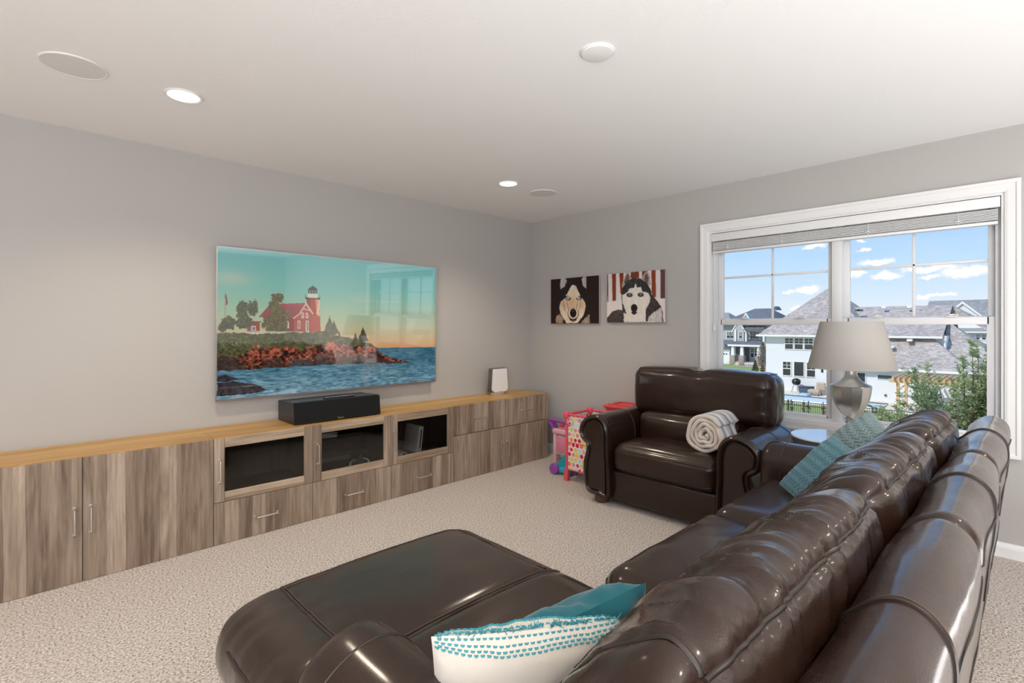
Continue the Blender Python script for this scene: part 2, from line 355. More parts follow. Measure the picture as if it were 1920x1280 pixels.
# ------------------------------------------------------------------ the room
WX, WY, ZC = .137, .13, 2.45
X0, Y0 = -7.8, -7.2
def S(mb, name, m, parent=None, smooth=0):
    o = mb.build(name, m, parent, smooth); o['kind'] = 'structure'; return o
S(MB().box(X0, WX + .1, Y0, WY + .1, -.12, 0), 'floor', M_carpet)
S(MB().box(X0 - .2, WX + .22, Y0 - .2, WY + .2, ZC, ZC + .15), 'ceiling', M_ceil)
S(MB().box(X0 - .2, WX + .22, WY, WY + .15, -.12, ZC), 'wall_left', M_wall)
def wall_with_holes(name, axis, pos, thick, a0, a1, holes):
    mb = MB(); cuts = sorted({a0, a1, *[h for q in holes for h in q[:2]]})
    for a, b in zip(cuts[:-1], cuts[1:]):
        hs = [q for q in holes if q[0] <= a + 1e-6 and q[1] >= b - 1e-6]; zs = [(-.12, ZC)]
        if hs: zs = [(-.12, hs[0][2]), (hs[0][3], ZC)]
        for z0, z1 in zs:
            if axis == 'x': mb.box(pos, pos + thick, a, b, z0, z1)
            else: mb.box(a, b, pos, pos + thick, z0, z1)
    return S(mb, name, M_wall)
OY0, OY1, OZ0, OZ1 = -3.600, -1.873, .636, 2.080      # window opening
wall_with_holes('wall_right', 'x', WX, .19, Y0, WY, [(OY0, OY1, OZ0, OZ1)])
wall_with_holes('wall_rear', 'y', Y0, -.15, X0, WX + .2, [(-6.2, -3.6, .7, 2.2)])
wall_with_holes('wall_far', 'x', X0, -.15, Y0, WY, [(-6.8, -4.4, .7, 2.2)])
def baseb(a0, a1, name, axis):
    prof = [(0, 0), (.014, 0), (.014, .055), (.011, .068), (.006, .074), (.004, .083), (0, .083)]
    mb = MB()
    if axis == 'x': mb.prism([(WX - p, a0, z) for p, z in prof], (0, a1 - a0, 0))
    else: mb.prism([(a0, WY - p, z) for p, z in prof], (a1 - a0, 0, 0))
    return S(mb, name, M_trim)
baseb(Y0, WY - .014, 'baseboard_right', 'x'); baseb(X0, WX, 'baseboard_left', 'y')

# the window: casing, jambs, two double-hung units side by side
win = thing('window_1', (WX, -2.74, OZ0), 'wide white twin double hung window over the armchair and sofa end', None, kind='structure')
cas = .067
def casing(a, b, horizontal):
    """mitred casing piece with an outer bead"""
    mb = MB(); prof = [(0, 0), (.0, .012), (.012, .016), (.044, .018), (.050, .024), (.067, .024), (.067, 0)]
    pts = []
    for (q0, q1) in (a, b): pts.append((q0, q1))
    return prof
def cas_piece(p_in0, p_in1, out_dir, c0, c1):
    prof = [(0, 0), (.0, .012), (.012, .016), (.044, .018), (.050, .024), (.067, .024), (.067, 0)]; mb = MB(); ra = []; rb = []
    for w, d in prof:
        y0, z0 = p_in0; y1, z1 = p_in1
        ra.append((WX - d, y0 + out_dir[0] * w + c0[0] * w, z0 + out_dir[1] * w + c0[1] * w)); rb.append((WX - d, y1 + out_dir[0] * w + c1[0] * w, z1 + out_dir[1] * w + c1[1] * w))
    n = len(prof); mb.add(ra + rb, [tuple(range(n)), tuple(range(n, 2 * n))[::-1]] + [(i, (i + 1) % n, n + (i + 1) % n, n + i) for i in range(n)]); return mb
for p0, p1, od, c0, c1 in [((OY0, OZ1), (OY1, OZ1), (0, 1), (-1, 0), (1, 0)), ((OY0, OZ0), (OY1, OZ0), (0, -1), (-1, 0), (1, 0)),
                           ((OY0, OZ0), (OY0, OZ1), (-1, 0), (0, -1), (0, 1)), ((OY1, OZ0), (OY1, OZ1), (1, 0), (0, -1), (0, 1))]:
    cas_piece(p0, p1, od, c0, c1).build('casing', M_trim, win, 0)
jd = WX + .15
MB().box(WX - .001, jd, OY0 - .001, OY0 + .014, OZ0, OZ1).build('jamb', M_trim, win, 0); MB().box(WX - .001, jd, OY1 - .014, OY1 + .001, OZ0, OZ1).build('jamb', M_trim, win, 0)
MB().box(WX - .001, jd, OY0 + .014, OY1 - .014, OZ1 - .014, OZ1).build('head_jamb', M_trim, win, 0)
MB().bbox(WX - .004, jd, OY0 + .0, OY1 - .0, OZ0 - .003, OZ0 + .012, .004).build('sill', M_trim, win, 0)
GX = WX + .095      # glass plane
def dh_unit(y0, y1, zb, zt):
    """one double hung unit between y0<y1: frame, two sashes with panes, locks"""
    fr = MB(); fr.box(GX - .045, GX + .055, y0, y0 + .022, zb, zt).box(GX - .045, GX + .055, y1 - .022, y1, zb, zt).box(GX - .045, GX + .055, y0 + .022, y1 - .022, zb, zb + .018).box(GX - .045, GX + .055, y0 + .022, y1 - .022, zt - .03, zt)
    fr.box(GX - .05, GX - .042, y0 + .014, y0 + .026, zb, zt).box(GX - .05, GX - .042, y1 - .026, y1 - .014, zb, zt)
    fr.build('unit_frame', M_vinyl, win, 0)
    for lower in (0, 1):
        gx = GX - .018 if lower else GX + .012; a, b = y0 + .022, y1 - .022
        z0, z1 = (zb + .018, 1.372) if lower else (1.330, zt - .03); g0, g1 = (.686, 1.326) if lower else (1.377, zt - .075)
        st = .026 if not lower else .030
        sa = MB().bbox(gx - .016, gx + .016, a, a + st + .012, z0, z1, .003).bbox(gx - .016, gx + .016, b - st - .012, b, z0, z1, .003)
        sa.bbox(gx - .016, gx + .016, a + st, b - st, z0, g0, .003).bbox(gx - .016, gx + .016, a + st, b - st, g1, z1, .003)
        so = sa.build('sash', M_vinyl, win, 30)
        MB().box(gx - .003, gx + .003, a + st + .010, b - st - .010, g0 - .004, g1 + .004).build('pane', M_pane, so, 0)
        if not lower:
            ym = (y0 + y1) / 2
            MB().bbox(gx - .008, gx + .008, ym - .008, ym + .008, g0, g1, .003).bbox(gx - .008, gx + .008, a + st, b - st, 1.709 - .008, 1.709 + .008, .003).build('muntin', M_vinyl, so, 30)
        else:
            for q in (.27, .73):
                yy = y0 + (y1 - y0) * q; mb = MB().bbox(gx - .034, gx + .01, yy - .03, yy + .03, 1.372, 1.380, .003).bbox(gx - .030, gx - .012, yy - .012, yy + .012, 1.380, 1.392, .004)
                mb.tube([(gx - .022, yy - .012, 1.388), (gx - .03, yy - .032, 1.384)], .005, 6).build('sash_lock', M_vinyl, so, 30)
dh_unit(OY0 + .014, -2.767, OZ0 + .012, OZ1 - .014); dh_unit(-2.757, OY1 - .014, OZ0 + .012, OZ1 - .014)
MB().bbox(GX - .052, GX + .055, -2.790, -2.734, OZ0 + .012, OZ1 - .014, .004).build('mullion', M_vinyl, win, 30)

# raised blind: valance, stacked slats, bottom rail, cords
bl = thing('window_blind', (WX, -2.74, 2.0), 'raised white slatted blind bunched under the top of the window', 'blind')
MB().bbox(WX - .012, WX + .012, OY0 + .018, OY1 - .018, 2.000, 2.060, .004).build('valance', M_trim, bl, 30)
ns = 9
slat = None
for i in range(ns):
    z = 1.990 - i * .0072
    if slat is None: slat = MB().bbox(WX + .004, WX + .052, OY0 + .028, OY1 - .028, z - .0028, z + .0012, .001, 1).build('slat', M_trim, bl, 0)
    else:
        c = slat.copy(); COL.objects.link(c); c.location.z = -.0072 * i; c.location.x = .0015 * ((i * 37) % 3 - 1)
MB().bbox(WX + .004, WX + .054, OY0 + .028, OY1 - .028, 1.905, 1.922, .003).build('bottom_rail', M_trim, bl, 30)
for yy in (-2.02, -2.42, -2.95, -3.40):
    MB().tube([(WX + .001, yy, 1.91), (WX + .001, yy, 2.0)], .0012, 5).tube([(WX - .004, yy - .012, 1.935), (WX - .010, yy, 1.945), (WX - .004, yy + .012, 1.935)], .003, 6).build('ladder_cord', M_white, bl, 30)
cordm = MB().tube([(WX + .02, -1.905, 2.0), (WX + .02, -1.903, 1.6), (WX + .022, -1.904, 1.32)], .0022, 6); cordm.lathe([(.002, 1.34), (.006, 1.32), (.009, 1.28), (.002, 1.275)], (WX + .022, -1.904, 0), 8)
cordm.build('pull_cord', M_white, bl, 30)

# ceiling fittings
def can_light(x, y):
    t = thing('recessed_light', (x, y, ZC), None, 'ceiling light', 'recessed ceiling lights')
    MB().lathe([(.083, -.001), (.083, -.005), (.078, -.008), (.069, -.006), (.066, -.001)], (x, y, ZC), 40).build('trim_ring', M_trim, t, 40)
    MB().lathe([(.0, -.0045), (.035, -.0045), (.067, -.003)], (x, y, ZC), 32).build('lens', M_lens, t, 0); return t
M_lens = mat('lit_lens', (.9, .9, .9), .5, emit=((1., .97, .92), 9.))
l1 = can_light(-3.314, -.803); l1['label'] = 'lit recessed ceiling light nearer the left ceiling speaker'
l2 = can_light(-1.109, -.808); l2['label'] = 'lit recessed ceiling light near the far room corner'
def lamp_beam(x, y, e):
    d = bpy.data.lights.new('can_beam', 'SPOT'); d.energy = e; d.spot_size = R(130); d.spot_blend = .8; d.shadow_soft_size = .06; d.color = (1, .84, .64)
    o = bpy.data.objects.new('can_beam', d); COL.objects.link(o); o.location = (x, y, ZC - .03)
for x, y in ((-3.314, -.803), (-1.109, -.808)): lamp_beam(x, y, 60)
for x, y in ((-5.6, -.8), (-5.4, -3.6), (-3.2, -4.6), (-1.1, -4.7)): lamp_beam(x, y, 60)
def ceil_speaker(x, y, lab):
    t = thing('ceiling_speaker', (x, y, ZC), lab, 'speaker', 'flush ceiling speakers')
    MB().lathe([(.118, 0), (.118, -.004), (.113, -.006), (.110, -.004)], (x, y, ZC), 48).build('ring', M_trim, t, 40)
    MB().lathe([(0, -.005), (.06, -.005), (.111, -.004)], (x, y, ZC), 48).build('grille', M_grille, t, 0)
M_grille = mat('white_speaker_grille', (.70, .695, .69), .7, bump=(800., .3, .001))
ceil_speaker(-3.722, -.80, 'larger looking round white ceiling speaker left of both recessed lights'); ceil_speaker(-.690, -.80, 'round white ceiling speaker beside the recessed light near the far corner')
t = thing('smoke_detector', (-2.18, -2.459, ZC), 'small round white smoke detector alone on the ceiling right of centre', 'smoke detector')
MB().lathe([(.071, 0), (.071, -.004), (.068, -.007)], (-2.18, -2.459, ZC), 40).build('base_ring', M_trim, t, 40)
MB().lathe([(.066, -.006), (.064, -.011), (.05, -.014), (0, -.015)], (-2.18, -2.459, ZC), 40).build('cover', M_white, t, 40)

# ------------------------------------------------------------------ wall of cabinets
YF = -.30          # front face plane; fronts are 18 mm thick
E_ = [-4.259, -3.659, -3.059, -2.459, -1.860, -1.263, -.664, -.069]
YB = WY - .006
def handle_mb(x, z, vertical, L=.135, y=YF):
    mb = MB(); h = L / 2; d = .028
    pts = [(0, 0), (0, -d * .7), (.006, -d), (.012, -d)]
    path = []
    for s, seq in ((-1, pts), (1, pts[::-1])):
        for a, b in seq:
            q = s * (h - a); path.append((x, y + b, z + q) if vertical else (x + q, y + b, z))
    mb.tube(path, .0048, 8)
    for s in (-1, 1):
        c = (x, y, z + s * h) if vertical else (x + s * h, y, z)
        mb.tube([(c[0], c[1], c[2]), (c[0], c[1] - .004, c[2])], .008, 10)
    return mb
def front(parent, name, x0, x1, z0, z1, m=None):
    return MB().bbox(x0 + .0016, x1 - .0016, YF, YF + .018, z0 + .0016, z1 - .0016, .0012, 1).build(name, m or M_oak, parent, 30)
def carcass(parent, x0, x1, mid=None, open_front=None):
    mb = MB(); y0 = YF + .0185
    mb.box(x0 + .001, x0 + .017, y0, YB, .0, .636).box(x1 - .017, x1 - .001, y0, YB, .0, .636).box(x0 + .017, x1 - .017, y0, YB, .620, .636).box(x0 + .017, x1 - .017, y0, YB, .0, .05).box(x0 + .017, x1 - .017, YB - .01, YB, .05, .62)
    if mid is not None: mb.box(mid - .008, mid + .008, y0, YB, .05, .62)
    if open_front: mb.box(x0 + .017, x1 - .017, y0, YB - .01, open_front - .018, open_front)
    return mb.build('carcass', M_carc, parent, 0)
M_carc = mat('dark_oak_carcass', (.13, .10, .08), .5, vary=((60, 60, 3), .3))
c1 = thing('cabinet', ((E_[0] + E_[2]) / 2, -.08, 0), 'wide grey oak cabinet with two tall plain doors at the left end', 'cabinet')
carcass(c1, E_[0], E_[2], E_[1])
for a, b, hx in ((E_[0], E_[1], E_[1] - .032), (E_[1], E_[2], E_[1] + .033)):
    d = front(c1, 'door', a, b, 0, .64); handle_mb(hx, .317, True).build('handle', M_nickel, d, 40)
def media(i, lab):
    x0, x1 = E_[i], E_[i + 1]; c = thing('media_cabinet', ((x0 + x1) / 2, -.08, 0), lab, 'cabinet', 'glass fronted media cabinets under the television'); carcass(c, x0, x1, None, .27)
    d = front(c, 'drawer', x0, x1, 0, .254); handle_mb((x0 + x1) / 2, .118, False).build('handle', M_nickel, d, 40)
    z0, z1, a, b = .254, .64, x0 + .0016, x1 - .0016
    g = bpy.data.objects.new('glass_door', None); COL.objects.link(g); g.parent = c; g.empty_display_size = .05; ORG[g.name] = ORG[c.name]
    for q0 in (a, b - .058): MB().bbox(q0, q0 + .058, YF, YF + .018, z0 + .0016, z1 - .0016, .0012, 1).build('stile', M_oak, g, 30)
    for p, q in ((z0 + .0016, z0 + .058), (z1 - .058, z1 - .0016)): MB().bbox(a + .0585, b - .0585, YF + .0005, YF + .018, p, q, .0012, 1).build('rail', M_oakh, g, 30)
    MB().box(a + .05, b - .05, YF + .008, YF + .012, z0 + .05, z1 - .05).build('pane', M_smoke, g, 0)
    handle_mb(x0 + .030, .443, True).build('handle', M_nickel, g, 40); return c
media(2, 'grey oak media cabinet with dark empty glass door, next to the plain tall doors'); media(3, 'grey oak media cabinet with papers and receiver behind glass, below the centre speaker'); media(4, 'grey oak media cabinet with white console behind its glass door')
c5 = thing('cabinet', ((E_[5] + E_[7]) / 2, -.08, 0), 'brown oak cabinet with two drawers over two doors in the corner', 'cabinet'); carcass(c5, E_[5], E_[7], E_[6])
for a, b, hx in ((E_[5], E_[6], E_[6] - .036), (E_[6], E_[7], E_[6] + .026)):
    d = front(c5, 'drawer', a, b, .388, .64); handle_mb((a + b) / 2 - (.0 if a < -1 else .015), .517, False).build('handle', M_nickel, d, 40)
    d = front(c5, 'door', a, b, 0, .386); handle_mb(hx, .182, True).build('handle', M_nickel, d, 40)
tp = thing('worktop', (-2.2, -.08, .638), 'long honey oak top running over the whole row of cabinets', 'worktop')
for a, b in ((E_[0], E_[2]), (E_[2], -1.563), (-1.563, E_[7])): MB().bbox(a + .0008, b - .0008, YF + .0185, YB, .637, .6445, .001, 1).build('board', M_honey, tp, 30)

# things behind the glass doors
t = thing('paper_stack', (-2.36, -.2, .55), 'white papers on the upper shelf behind the middle glass door', 'papers')
for i, (dx, rz) in enumerate(((0, .1), (.01, -.05), (.005, .2))):
    M = Matrix.Translation((-2.345 + dx, -.185, .535 + i * .012)) @ Matrix.Rotation(rz, 4, 'Z') @ Matrix.Rotation(.06, 4, 'Y'); MB().bbox(-.075, .075, -.07, .07, -.003, .003, .002, 1, M).build('sheet', M_white, t, 0)
t = thing('glass_shelf', (-2.16, -.08, .525), 'glass shelf inside the middle media cabinet carrying papers', 'shelf')
MB().bbox(-2.44, -1.88, -.27, .10, .515, .521, .001, 1).build('pane', thin_glass('shelf_glass', (.75, .78, .76), 1.5), t, 0)
t = thing('av_receiver', (-2.22, -.06, .27), 'black receiver box on the cabinet floor behind the middle glass door', 'receiver')
MB().bbox(-2.41, -2.0, -.2, .08, .275, .40, .006).build('body', M_black, t, 30); MB().lathe([(.02, 0), (.02, .012), (.016, .014)], (-2.06, -.2, .34), 20, Matrix.Rotation(R(90), 4, 'X')).build('volume_knob', M_greyp, t, 30)
MB().bbox(-2.36, -2.14, -.2022, -.199, .345, .375, .001, 1).build('display', M_greyp, t, 0)
t = thing('game_controller', (-2.08, -.24, .274), 'controller with chrome edges in front of the receiver', 'controller')
for s in (-1, 1): MB().tube(catmull([(-2.09 + s * .055, -.25, .284), (-2.09 + s * .075, -.245, .30), (-2.09 + s * .06, -.235, .325), (-2.09 + s * .03, -.23, .33)], 5, False), .011, 8).build('grip', M_nickel, t, 60)
MB().bbox(-2.14, -2.04, -.245, -.215, .30, .335, .012, 3).build('body', M_greyp, t, 60)
t = thing('game_console', (-1.60, -.14, .27), 'white upright slim console on a stand behind the right glass door', 'console')
Mc = Matrix.Translation((-1.575, -.14, .28)) @ Matrix.Rotation(R(7), 4, 'Y')
MB().bbox(-.022, .022, -.11, .09, .01, .225, .004, 2, Mc).build('body', M_white, t, 30); MB().bbox(-.004, .008, -.1115, -.10, .05, .20, .001, 1, Mc).build('disc_slot', M_greyp, t, 0); MB().bbox(-1.605, -1.53, -.24, -.03, .272, .30, .004).build('stand', M_greyp, t, 30)
t = thing('disc_player', (-1.73, -.16, .27), 'small silver grey box lying at the left behind the right glass door', 'player')
MB().bbox(-1.83, -1.675, -.24, -.06, .272, .315, .004).build('body', M_white, t, 30); MB().bbox(-1.72, -1.69, -.2415, -.238, .28, .308, .001, 1).build('front_panel', M_black, t, 0)

# centre speaker under the television
t = thing('centre_speaker', (-2.235, -.1, .645), 'long black centre speaker box on the honey oak top under the television', 'speaker')
sx0, sx1, sy0, sy1, sz0, sz1 = -2.556, -1.915, -.245, .07, .646, .795
poly = [(sx0, sy0 + .02, sz0), (sx0, sy1, sz0), (sx0, sy1, sz1 - .01), (sx0, sy0 + .035, sz1 + .0)]
MB().prism(poly, (sx1 - sx0, 0, 0)).build('body', M_black, t, 30)
MB().prism([(sx0 + .002, sy0, sz0 + .004), (sx0 + .002, sy0 + .02, sz0 + .002), (sx0 + .002, sy0 + .034, sz1 - .004), (sx0 + .002, sy0 + .014, sz1 - .006)], (sx1 - sx0 - .004, 0, 0)).build('grille', M_blackm, t, 30)
def text_mesh(body, size, M, m, name, parent, ext=.0006):
    c = bpy.data.curves.new(name, 'FONT'); c.body = body; c.size = size; c.extrude = ext; c.align_x = 'CENTER'; c.align_y = 'CENTER'; ob = bpy.data.objects.new('tmp', c); COL.objects.link(ob)
    dg = bpy.context.evaluated_depsgraph_get(); me = bpy.data.meshes.new_from_object(ob.evaluated_get(dg)); bpy.data.objects.remove(ob)
    me.transform(M); me.materials.clear(); me.materials.append(m); me.transform(Matrix.Translation(-Vector(ORG[parent.name]))); o = bpy.data.objects.new(name, me); COL.objects.link(o); o.parent = parent; ORG[o.name] = ORG[parent.name]; return o
M_copper = mat('copper_print', (.75, .42, .16), .35, 1.)
text_mesh('Klipsch', .017, Matrix.Translation((-2.235, -.2446, .662)) @ Matrix.Rotation(R(84), 4, 'X'), M_copper, 'lettering', t)
t = thing('sensor_bar', (-2.2, -.16, .8), 'thin black bar lying on top of the centre speaker', 'sensor bar')
MB().bbox(-2.335, -2.10, -.195, -.17, .797, .809, .003).build('body', M_black, t, 30); MB().bbox(-2.33, -2.105, -.1955, -.193, .805, .8088, .0005, 1).build('silver_edge', M_nickel, t, 0)
# mesh router
t = thing('wifi_router', (-.485, -.02, .645), 'upright white wireless router with grey rim on honey oak top in the corner', 'router')
def shield(w0, w1, z0, z1, y0, y1):
    o = []
    for z, w in ((z0, w0 * .72), (z0 + .012, w0 * .93), (z0 + .03, w0), (z0 + .12, (w0 + w1) / 2), (z1 - .02, w1), (z1 - .006, w1 * .98), (z1, w1 * .93)): o.append((w, z))
    return [(-.485 + w, y0, z) for w, z in o] + [(-.485 - w, y0, z) for w, z in o[::-1]]
MB().prism(shield(.102, .088, .672, .897, -.045, 0), (0, .02, 0)).build('front_shell', M_white, t, 30); MB().prism(shield(.110, .096, .665, .903, -.028, 0), (0, .05, 0)).build('rear_shell', M_greyp, t, 30)
MB().lathe([(.075, 0), (.078, .012), (.07, .03)], (-.485, -.005, .645), 24, Matrix.Diagonal((1.2, .6, 1, 1))).build('foot', M_beige, t, 40)
# ------------------------------------------------------------------ television with a lighthouse picture
t = thing('television', (-2.07, .06, .82), 'large slim television showing a red lighthouse on a rocky shore', 'television')
tx0, tx1, tz0, tz1 = -2.957, -1.184, .815, 1.847
ty = lambda z: WY - .058 - .022 * (z - tz0) / (tz1 - tz0)
mb = MB(); MB.prism(mb, [(tx0, ty(tz0) + .001, tz0), (tx0, ty(tz1) + .001, tz1), (tx0, ty(tz1) + .024, tz1), (tx0, ty(tz0) + .024, tz0)], (tx1 - tx0, 0, 0)); mb.build('back_panel', M_greyp, t, 0)
fr = MB(); e = .0055
for a, b, z0, z1 in ((tx0, tx1, tz0 - .001, tz0 + .012), (tx0, tx1, tz1 - e, tz1 + .001), (tx0 - .001, tx0 + e, tz0, tz1), (tx1 - e, tx1 + .001, tz0, tz1)):
    fr.prism([(a, ty(z0) - .004, z0), (a, ty(z1) - .004, z1), (a, ty(z1) + .02, z1), (a, ty(z0) + .02, z0)], (b - a, 0, 0))
fr.build('bezel', M_nickel, t, 0)
MB().box(-2.25, -1.9, WY - .04, WY - .003, 1.1, 1.6).build('wall_bracket', M_black, t, 0)
def lighthouse(nu, nv):
    u, v = np.meshgrid(np.linspace(0, 1, nu), np.linspace(0, 1, nv), indexing='ij')
    x, y = homography([(62, 85), (1664, 240), (1640, 1070), (46.5, 1210)])(u, v)
    I = np.zeros((nu, nv, 3))
    st = [(0, (98, 186, 186)), (.25, (128, 200, 185)), (.42, (176, 208, 172)), (.55, (214, 205, 160)), (.66, (240, 186, 130)), (.71, (244, 168, 116))]
    for c in range(3): I[..., c] = np.interp(v, [s[0] for s in st], [s[1][c] for s in st])
    cl = np.clip((n2(u, v, .30, .045, 5, 1) - .52) * 5, 0, 1) * np.clip(1 - abs(v - .36) / .26, 0, 1); put(I, np.ones_like(u, bool), (226, 214, 180), cl * .55)
    cl = np.exp(-((v - .405) / .018) ** 2) * np.clip((u - .5) * 4, 0, 1) * n2(u, v, .15, .03, 4, 2); put(I, np.ones_like(u, bool), (150, 165, 150), cl * .8)
    cl = np.exp(-(((u - .05) / .07) ** 2 + ((v - .2) / .05) ** 2)); put(I, np.ones_like(u, bool), (205, 208, 180), cl * .6)
    # sea
    hor = np.interp(x, [40, 1240, 1640], [832, 830, 824]); sea = y > hor
    w = n2(u, v, .022, .0075, 4, 5); w2 = n2(u, v, .2, .03, 3, 6); dp = np.clip((y - hor) / 330, 0, 1)
    s = np.stack([60 + 70 * dp, 118 + 52 * dp, 140 + 48 * dp], -1) + ((w - .5) * 240 * (0.35 + .65 * dp))[..., None] * np.array([1, .95, .9]) + ((w2 - .5) * 60)[..., None]
    put(I, sea, (0, 0, 0)); I[sea] = s[sea]
    # flag
    put(I, inpoly(x, y, [(110, 408), (116, 408), (116, 705), (110, 705)]), (170, 165, 150)); put(I, inpoly(x, y, [(116, 425), (124, 450), (134, 490), (130, 512), (117, 516)]), (150, 52, 60)); put(I, inpoly(x, y, [(116, 425), (122, 445), (122, 462), (116, 460)]), (58, 52, 90))
    # buildings
    lf = n2(u, v, .012, .02, 4, 9)
    put(I, inpoly(x, y, [(60, 672), (95, 672), (95, 700), (60, 700)]), (150, 60, 55))
    put(I, inpoly(x, y, [(272, 640), (365, 640), (365, 712), (272, 712)]), (165, 66, 58)); put(I, inpoly(x, y, [(266, 634), (372, 634), (372, 643), (266, 643)]), (120, 50, 50)); put(I, inpoly(x, y, [(303, 668), (337, 668), (337, 702), (303, 702)]), (225, 225, 215)); put(I, inpoly(x, y, [(309, 674), (331, 674), (331, 700), (309, 700)]), (120, 130, 140))
    put(I, inpoly(x, y, [(410, 600), (620, 606), (620, 715), (410, 715)]), (138, 54, 46))
    put(I, inpoly(x, y, [(440, 508), (708, 498), (620, 612), (355, 605)]), (160, 62, 72)); put(I, inpoly(x, y, [(520, 505), (708, 498), (690, 525), (510, 530)]), (172, 72, 80))
    # tower
    tw = [(706, 468), (804, 470), (803, 690), (720, 690)]; put(I, inpoly(x, y, tw), (186, 62, 40)); put(I, inpoly(x, y, [(772, 470), (804, 470), (803, 600), (779, 590)]), (236, 150, 110)); put(I, inpoly(x, y, [(792, 480), (803, 480), (802, 590), (780, 582)]), (244, 205, 170)); put(I, inpoly(x, y, [(706, 468), (733, 468), (735, 560), (722, 545)]), (140, 42, 32))
    put(I, inpoly(x, y, [(748, 588), (806, 600), (808, 715), (745, 715)]), (196, 78, 52))
    gb = [(616, 612), (706, 508), (748, 580), (748, 716), (612, 712)]; put(I, inpoly(x, y, gb), (190, 76, 58))
    for p, q, r in (((700, 497), (752, 578), 5), ((706, 500), (655, 580), 4), ((655, 580), (612, 612), 4), ((680, 540), (738, 556), 3)):
        d = np.array(q) - np.array(p); L = np.hypot(*d); tt = np.clip(((x - p[0]) * d[0] + (y - p[1]) * d[1]) / L ** 2, 0, 1); put(I, np.hypot(x - p[0] - tt * d[0], y - p[1] - tt * d[1]) < r, (238, 206, 180))
    for a, b, c_, d_ in ((667, 568, 686, 612), (699, 572, 718, 612), (640, 630, 661, 690), (699, 630, 722, 715), (552, 632, 576, 686)):
        put(I, inpoly(x, y, [(a, b), (c_, b + 2), (c_, d_), (a, d_)]), (240, 225, 205)); put(I, inpoly(x, y, [(a + 5, b + 6), (c_ - 5, b + 8), (c_ - 5, d_ - 6), (a + 5, d_ - 6)]), (150, 140, 140))
    put(I, inpoly(x, y, [(698, 458), (808, 462), (806, 474), (700, 470)]), (40, 30, 30)); put(I, inpoly(x, y, [(696, 434), (700, 434), (702, 462), (698, 462)]), (70, 60, 55)); put(I, inpoly(x, y, [(804, 438), (808, 438), (808, 464), (804, 464)]), (70, 60, 55))
    put(I, inpoly(x, y, [(716, 428), (790, 432), (788, 462), (718, 460)]), (236, 222, 200)); put(I, inpoly(x, y, [(720, 402), (788, 404), (787, 432), (721, 430)]), (96, 128, 128))
    for q in (722, 742, 762, 783): put(I, abs(x - q) < 3 * ((y > 400) & (y < 432)), (36, 34, 38))
    put(I, inpoly(x, y, [(714, 404), (735, 382), (750, 376), (752, 362), (756, 376), (772, 382), (792, 404)]), (34, 34, 40))
    # trees
    def foliage(cx, cy, rx, ry, c, seed, thr=.45):
        d = np.hypot((x - cx) / rx, (y - cy) / ry); nn = n2(x, y, 22, 20, 4, seed); m = d + (nn - .5) * 1.1 < .78; sh = n2(x, y, 12, 12, 3, seed + 3); I[m] = (np.array(c)[None] * (.45 + 1.1 * sh[m])[:, None])
    for a in [(140, 645, 62, 62), (240, 560, 62, 85), (312, 545, 58, 75), (255, 640, 85, 70), (95, 680, 40, 40)]: foliage(*a, (84, 92, 62), 21)
    for a in [(495, 465, 58, 50), (470, 520, 62, 60), (500, 590, 70, 70), (440, 650, 85, 80), (520, 665, 60, 70), (560, 585, 30, 40)]: foliage(*a, (104, 96, 58), 31)
    def conifer(cx, top, bot, w, c, seed):
        h = (y - top) / (bot - top); m = (h > 0) & (h < 1) & (abs(x - cx) < w * np.clip(h, .05, 1) * (.65 + .7 * n2(x, y, 14, 16, 3, seed))); I[m] = np.array(c)[None] * (.5 + n2(x, y, 9, 9, 3, seed + 1)[m])[:, None]
    conifer(874, 596, 735, 52, (92, 98, 66), 41); conifer(906, 625, 728, 36, (86, 90, 62), 42); conifer(1118, 674, 782, 40, (72, 68, 48), 43); conifer(1062, 715, 768, 15, (78, 72, 50), 44); conifer(945, 703, 745, 8, (80, 76, 50), 45)
    put(I, inpoly(x, y, [(228, 706), (610, 708), (700, 712), (700, 722), (600, 728), (228, 734)]) & (np.sin(x * .75) > -.45), (222, 215, 196))
    # land
    land = [(50, 722), (180, 716), (360, 728), (620, 716), (735, 716), (840, 706), (905, 736), (1010, 752), (1085, 772), (1160, 796), (1215, 830), (1240, 868), (1330, 902), (1470, 938), (1300, 950), (1000, 946), (620, 966), (330, 986), (46, 1000)]
    jx, jy = (n2(x, y, 30, 30, 3, 51) - .5) * 24, (n2(x, y, 30, 30, 3, 52) - .5) * 24; m = inpoly(x + jx, y + jy, land)
    rk = n2(x, y, 42, 38, 5, 53); rk2 = n2(x, y, 16, 14, 4, 54); lowb = np.interp(x, [40, 330, 620, 1000, 1300, 1470], [1000, 985, 966, 946, 950, 938]); topb = np.interp(x, [40, 360, 840, 905, 1085, 1215, 1330, 1470], [722, 728, 716, 736, 772, 830, 902, 936])
    f = np.clip((y - topb) / np.maximum(lowb - topb, 1), 0, 1)
    veg = np.stack([92 + 0 * u, 96 + 0 * u, 58 + 0 * u], -1) * (.35 + 1.25 * rk2)[..., None]
    org = np.stack([188 + 0 * u, 98 + 0 * u, 72 + 0 * u], -1) * np.clip(.70 + 2.6 * (rk2 - .5) + 1.6 * (rk - .5), .10, 1.25)[..., None]; drk = np.stack([88 + 0 * u, 68 + 0 * u, 62 + 0 * u], -1) * (.3 + 1.1 * rk2)[..., None]
    edge = np.interp(x, [40, 200, 330, 480, 700, 950, 1100, 1250], [.62, .55, .3, .38, .42, .22, .12, .0])
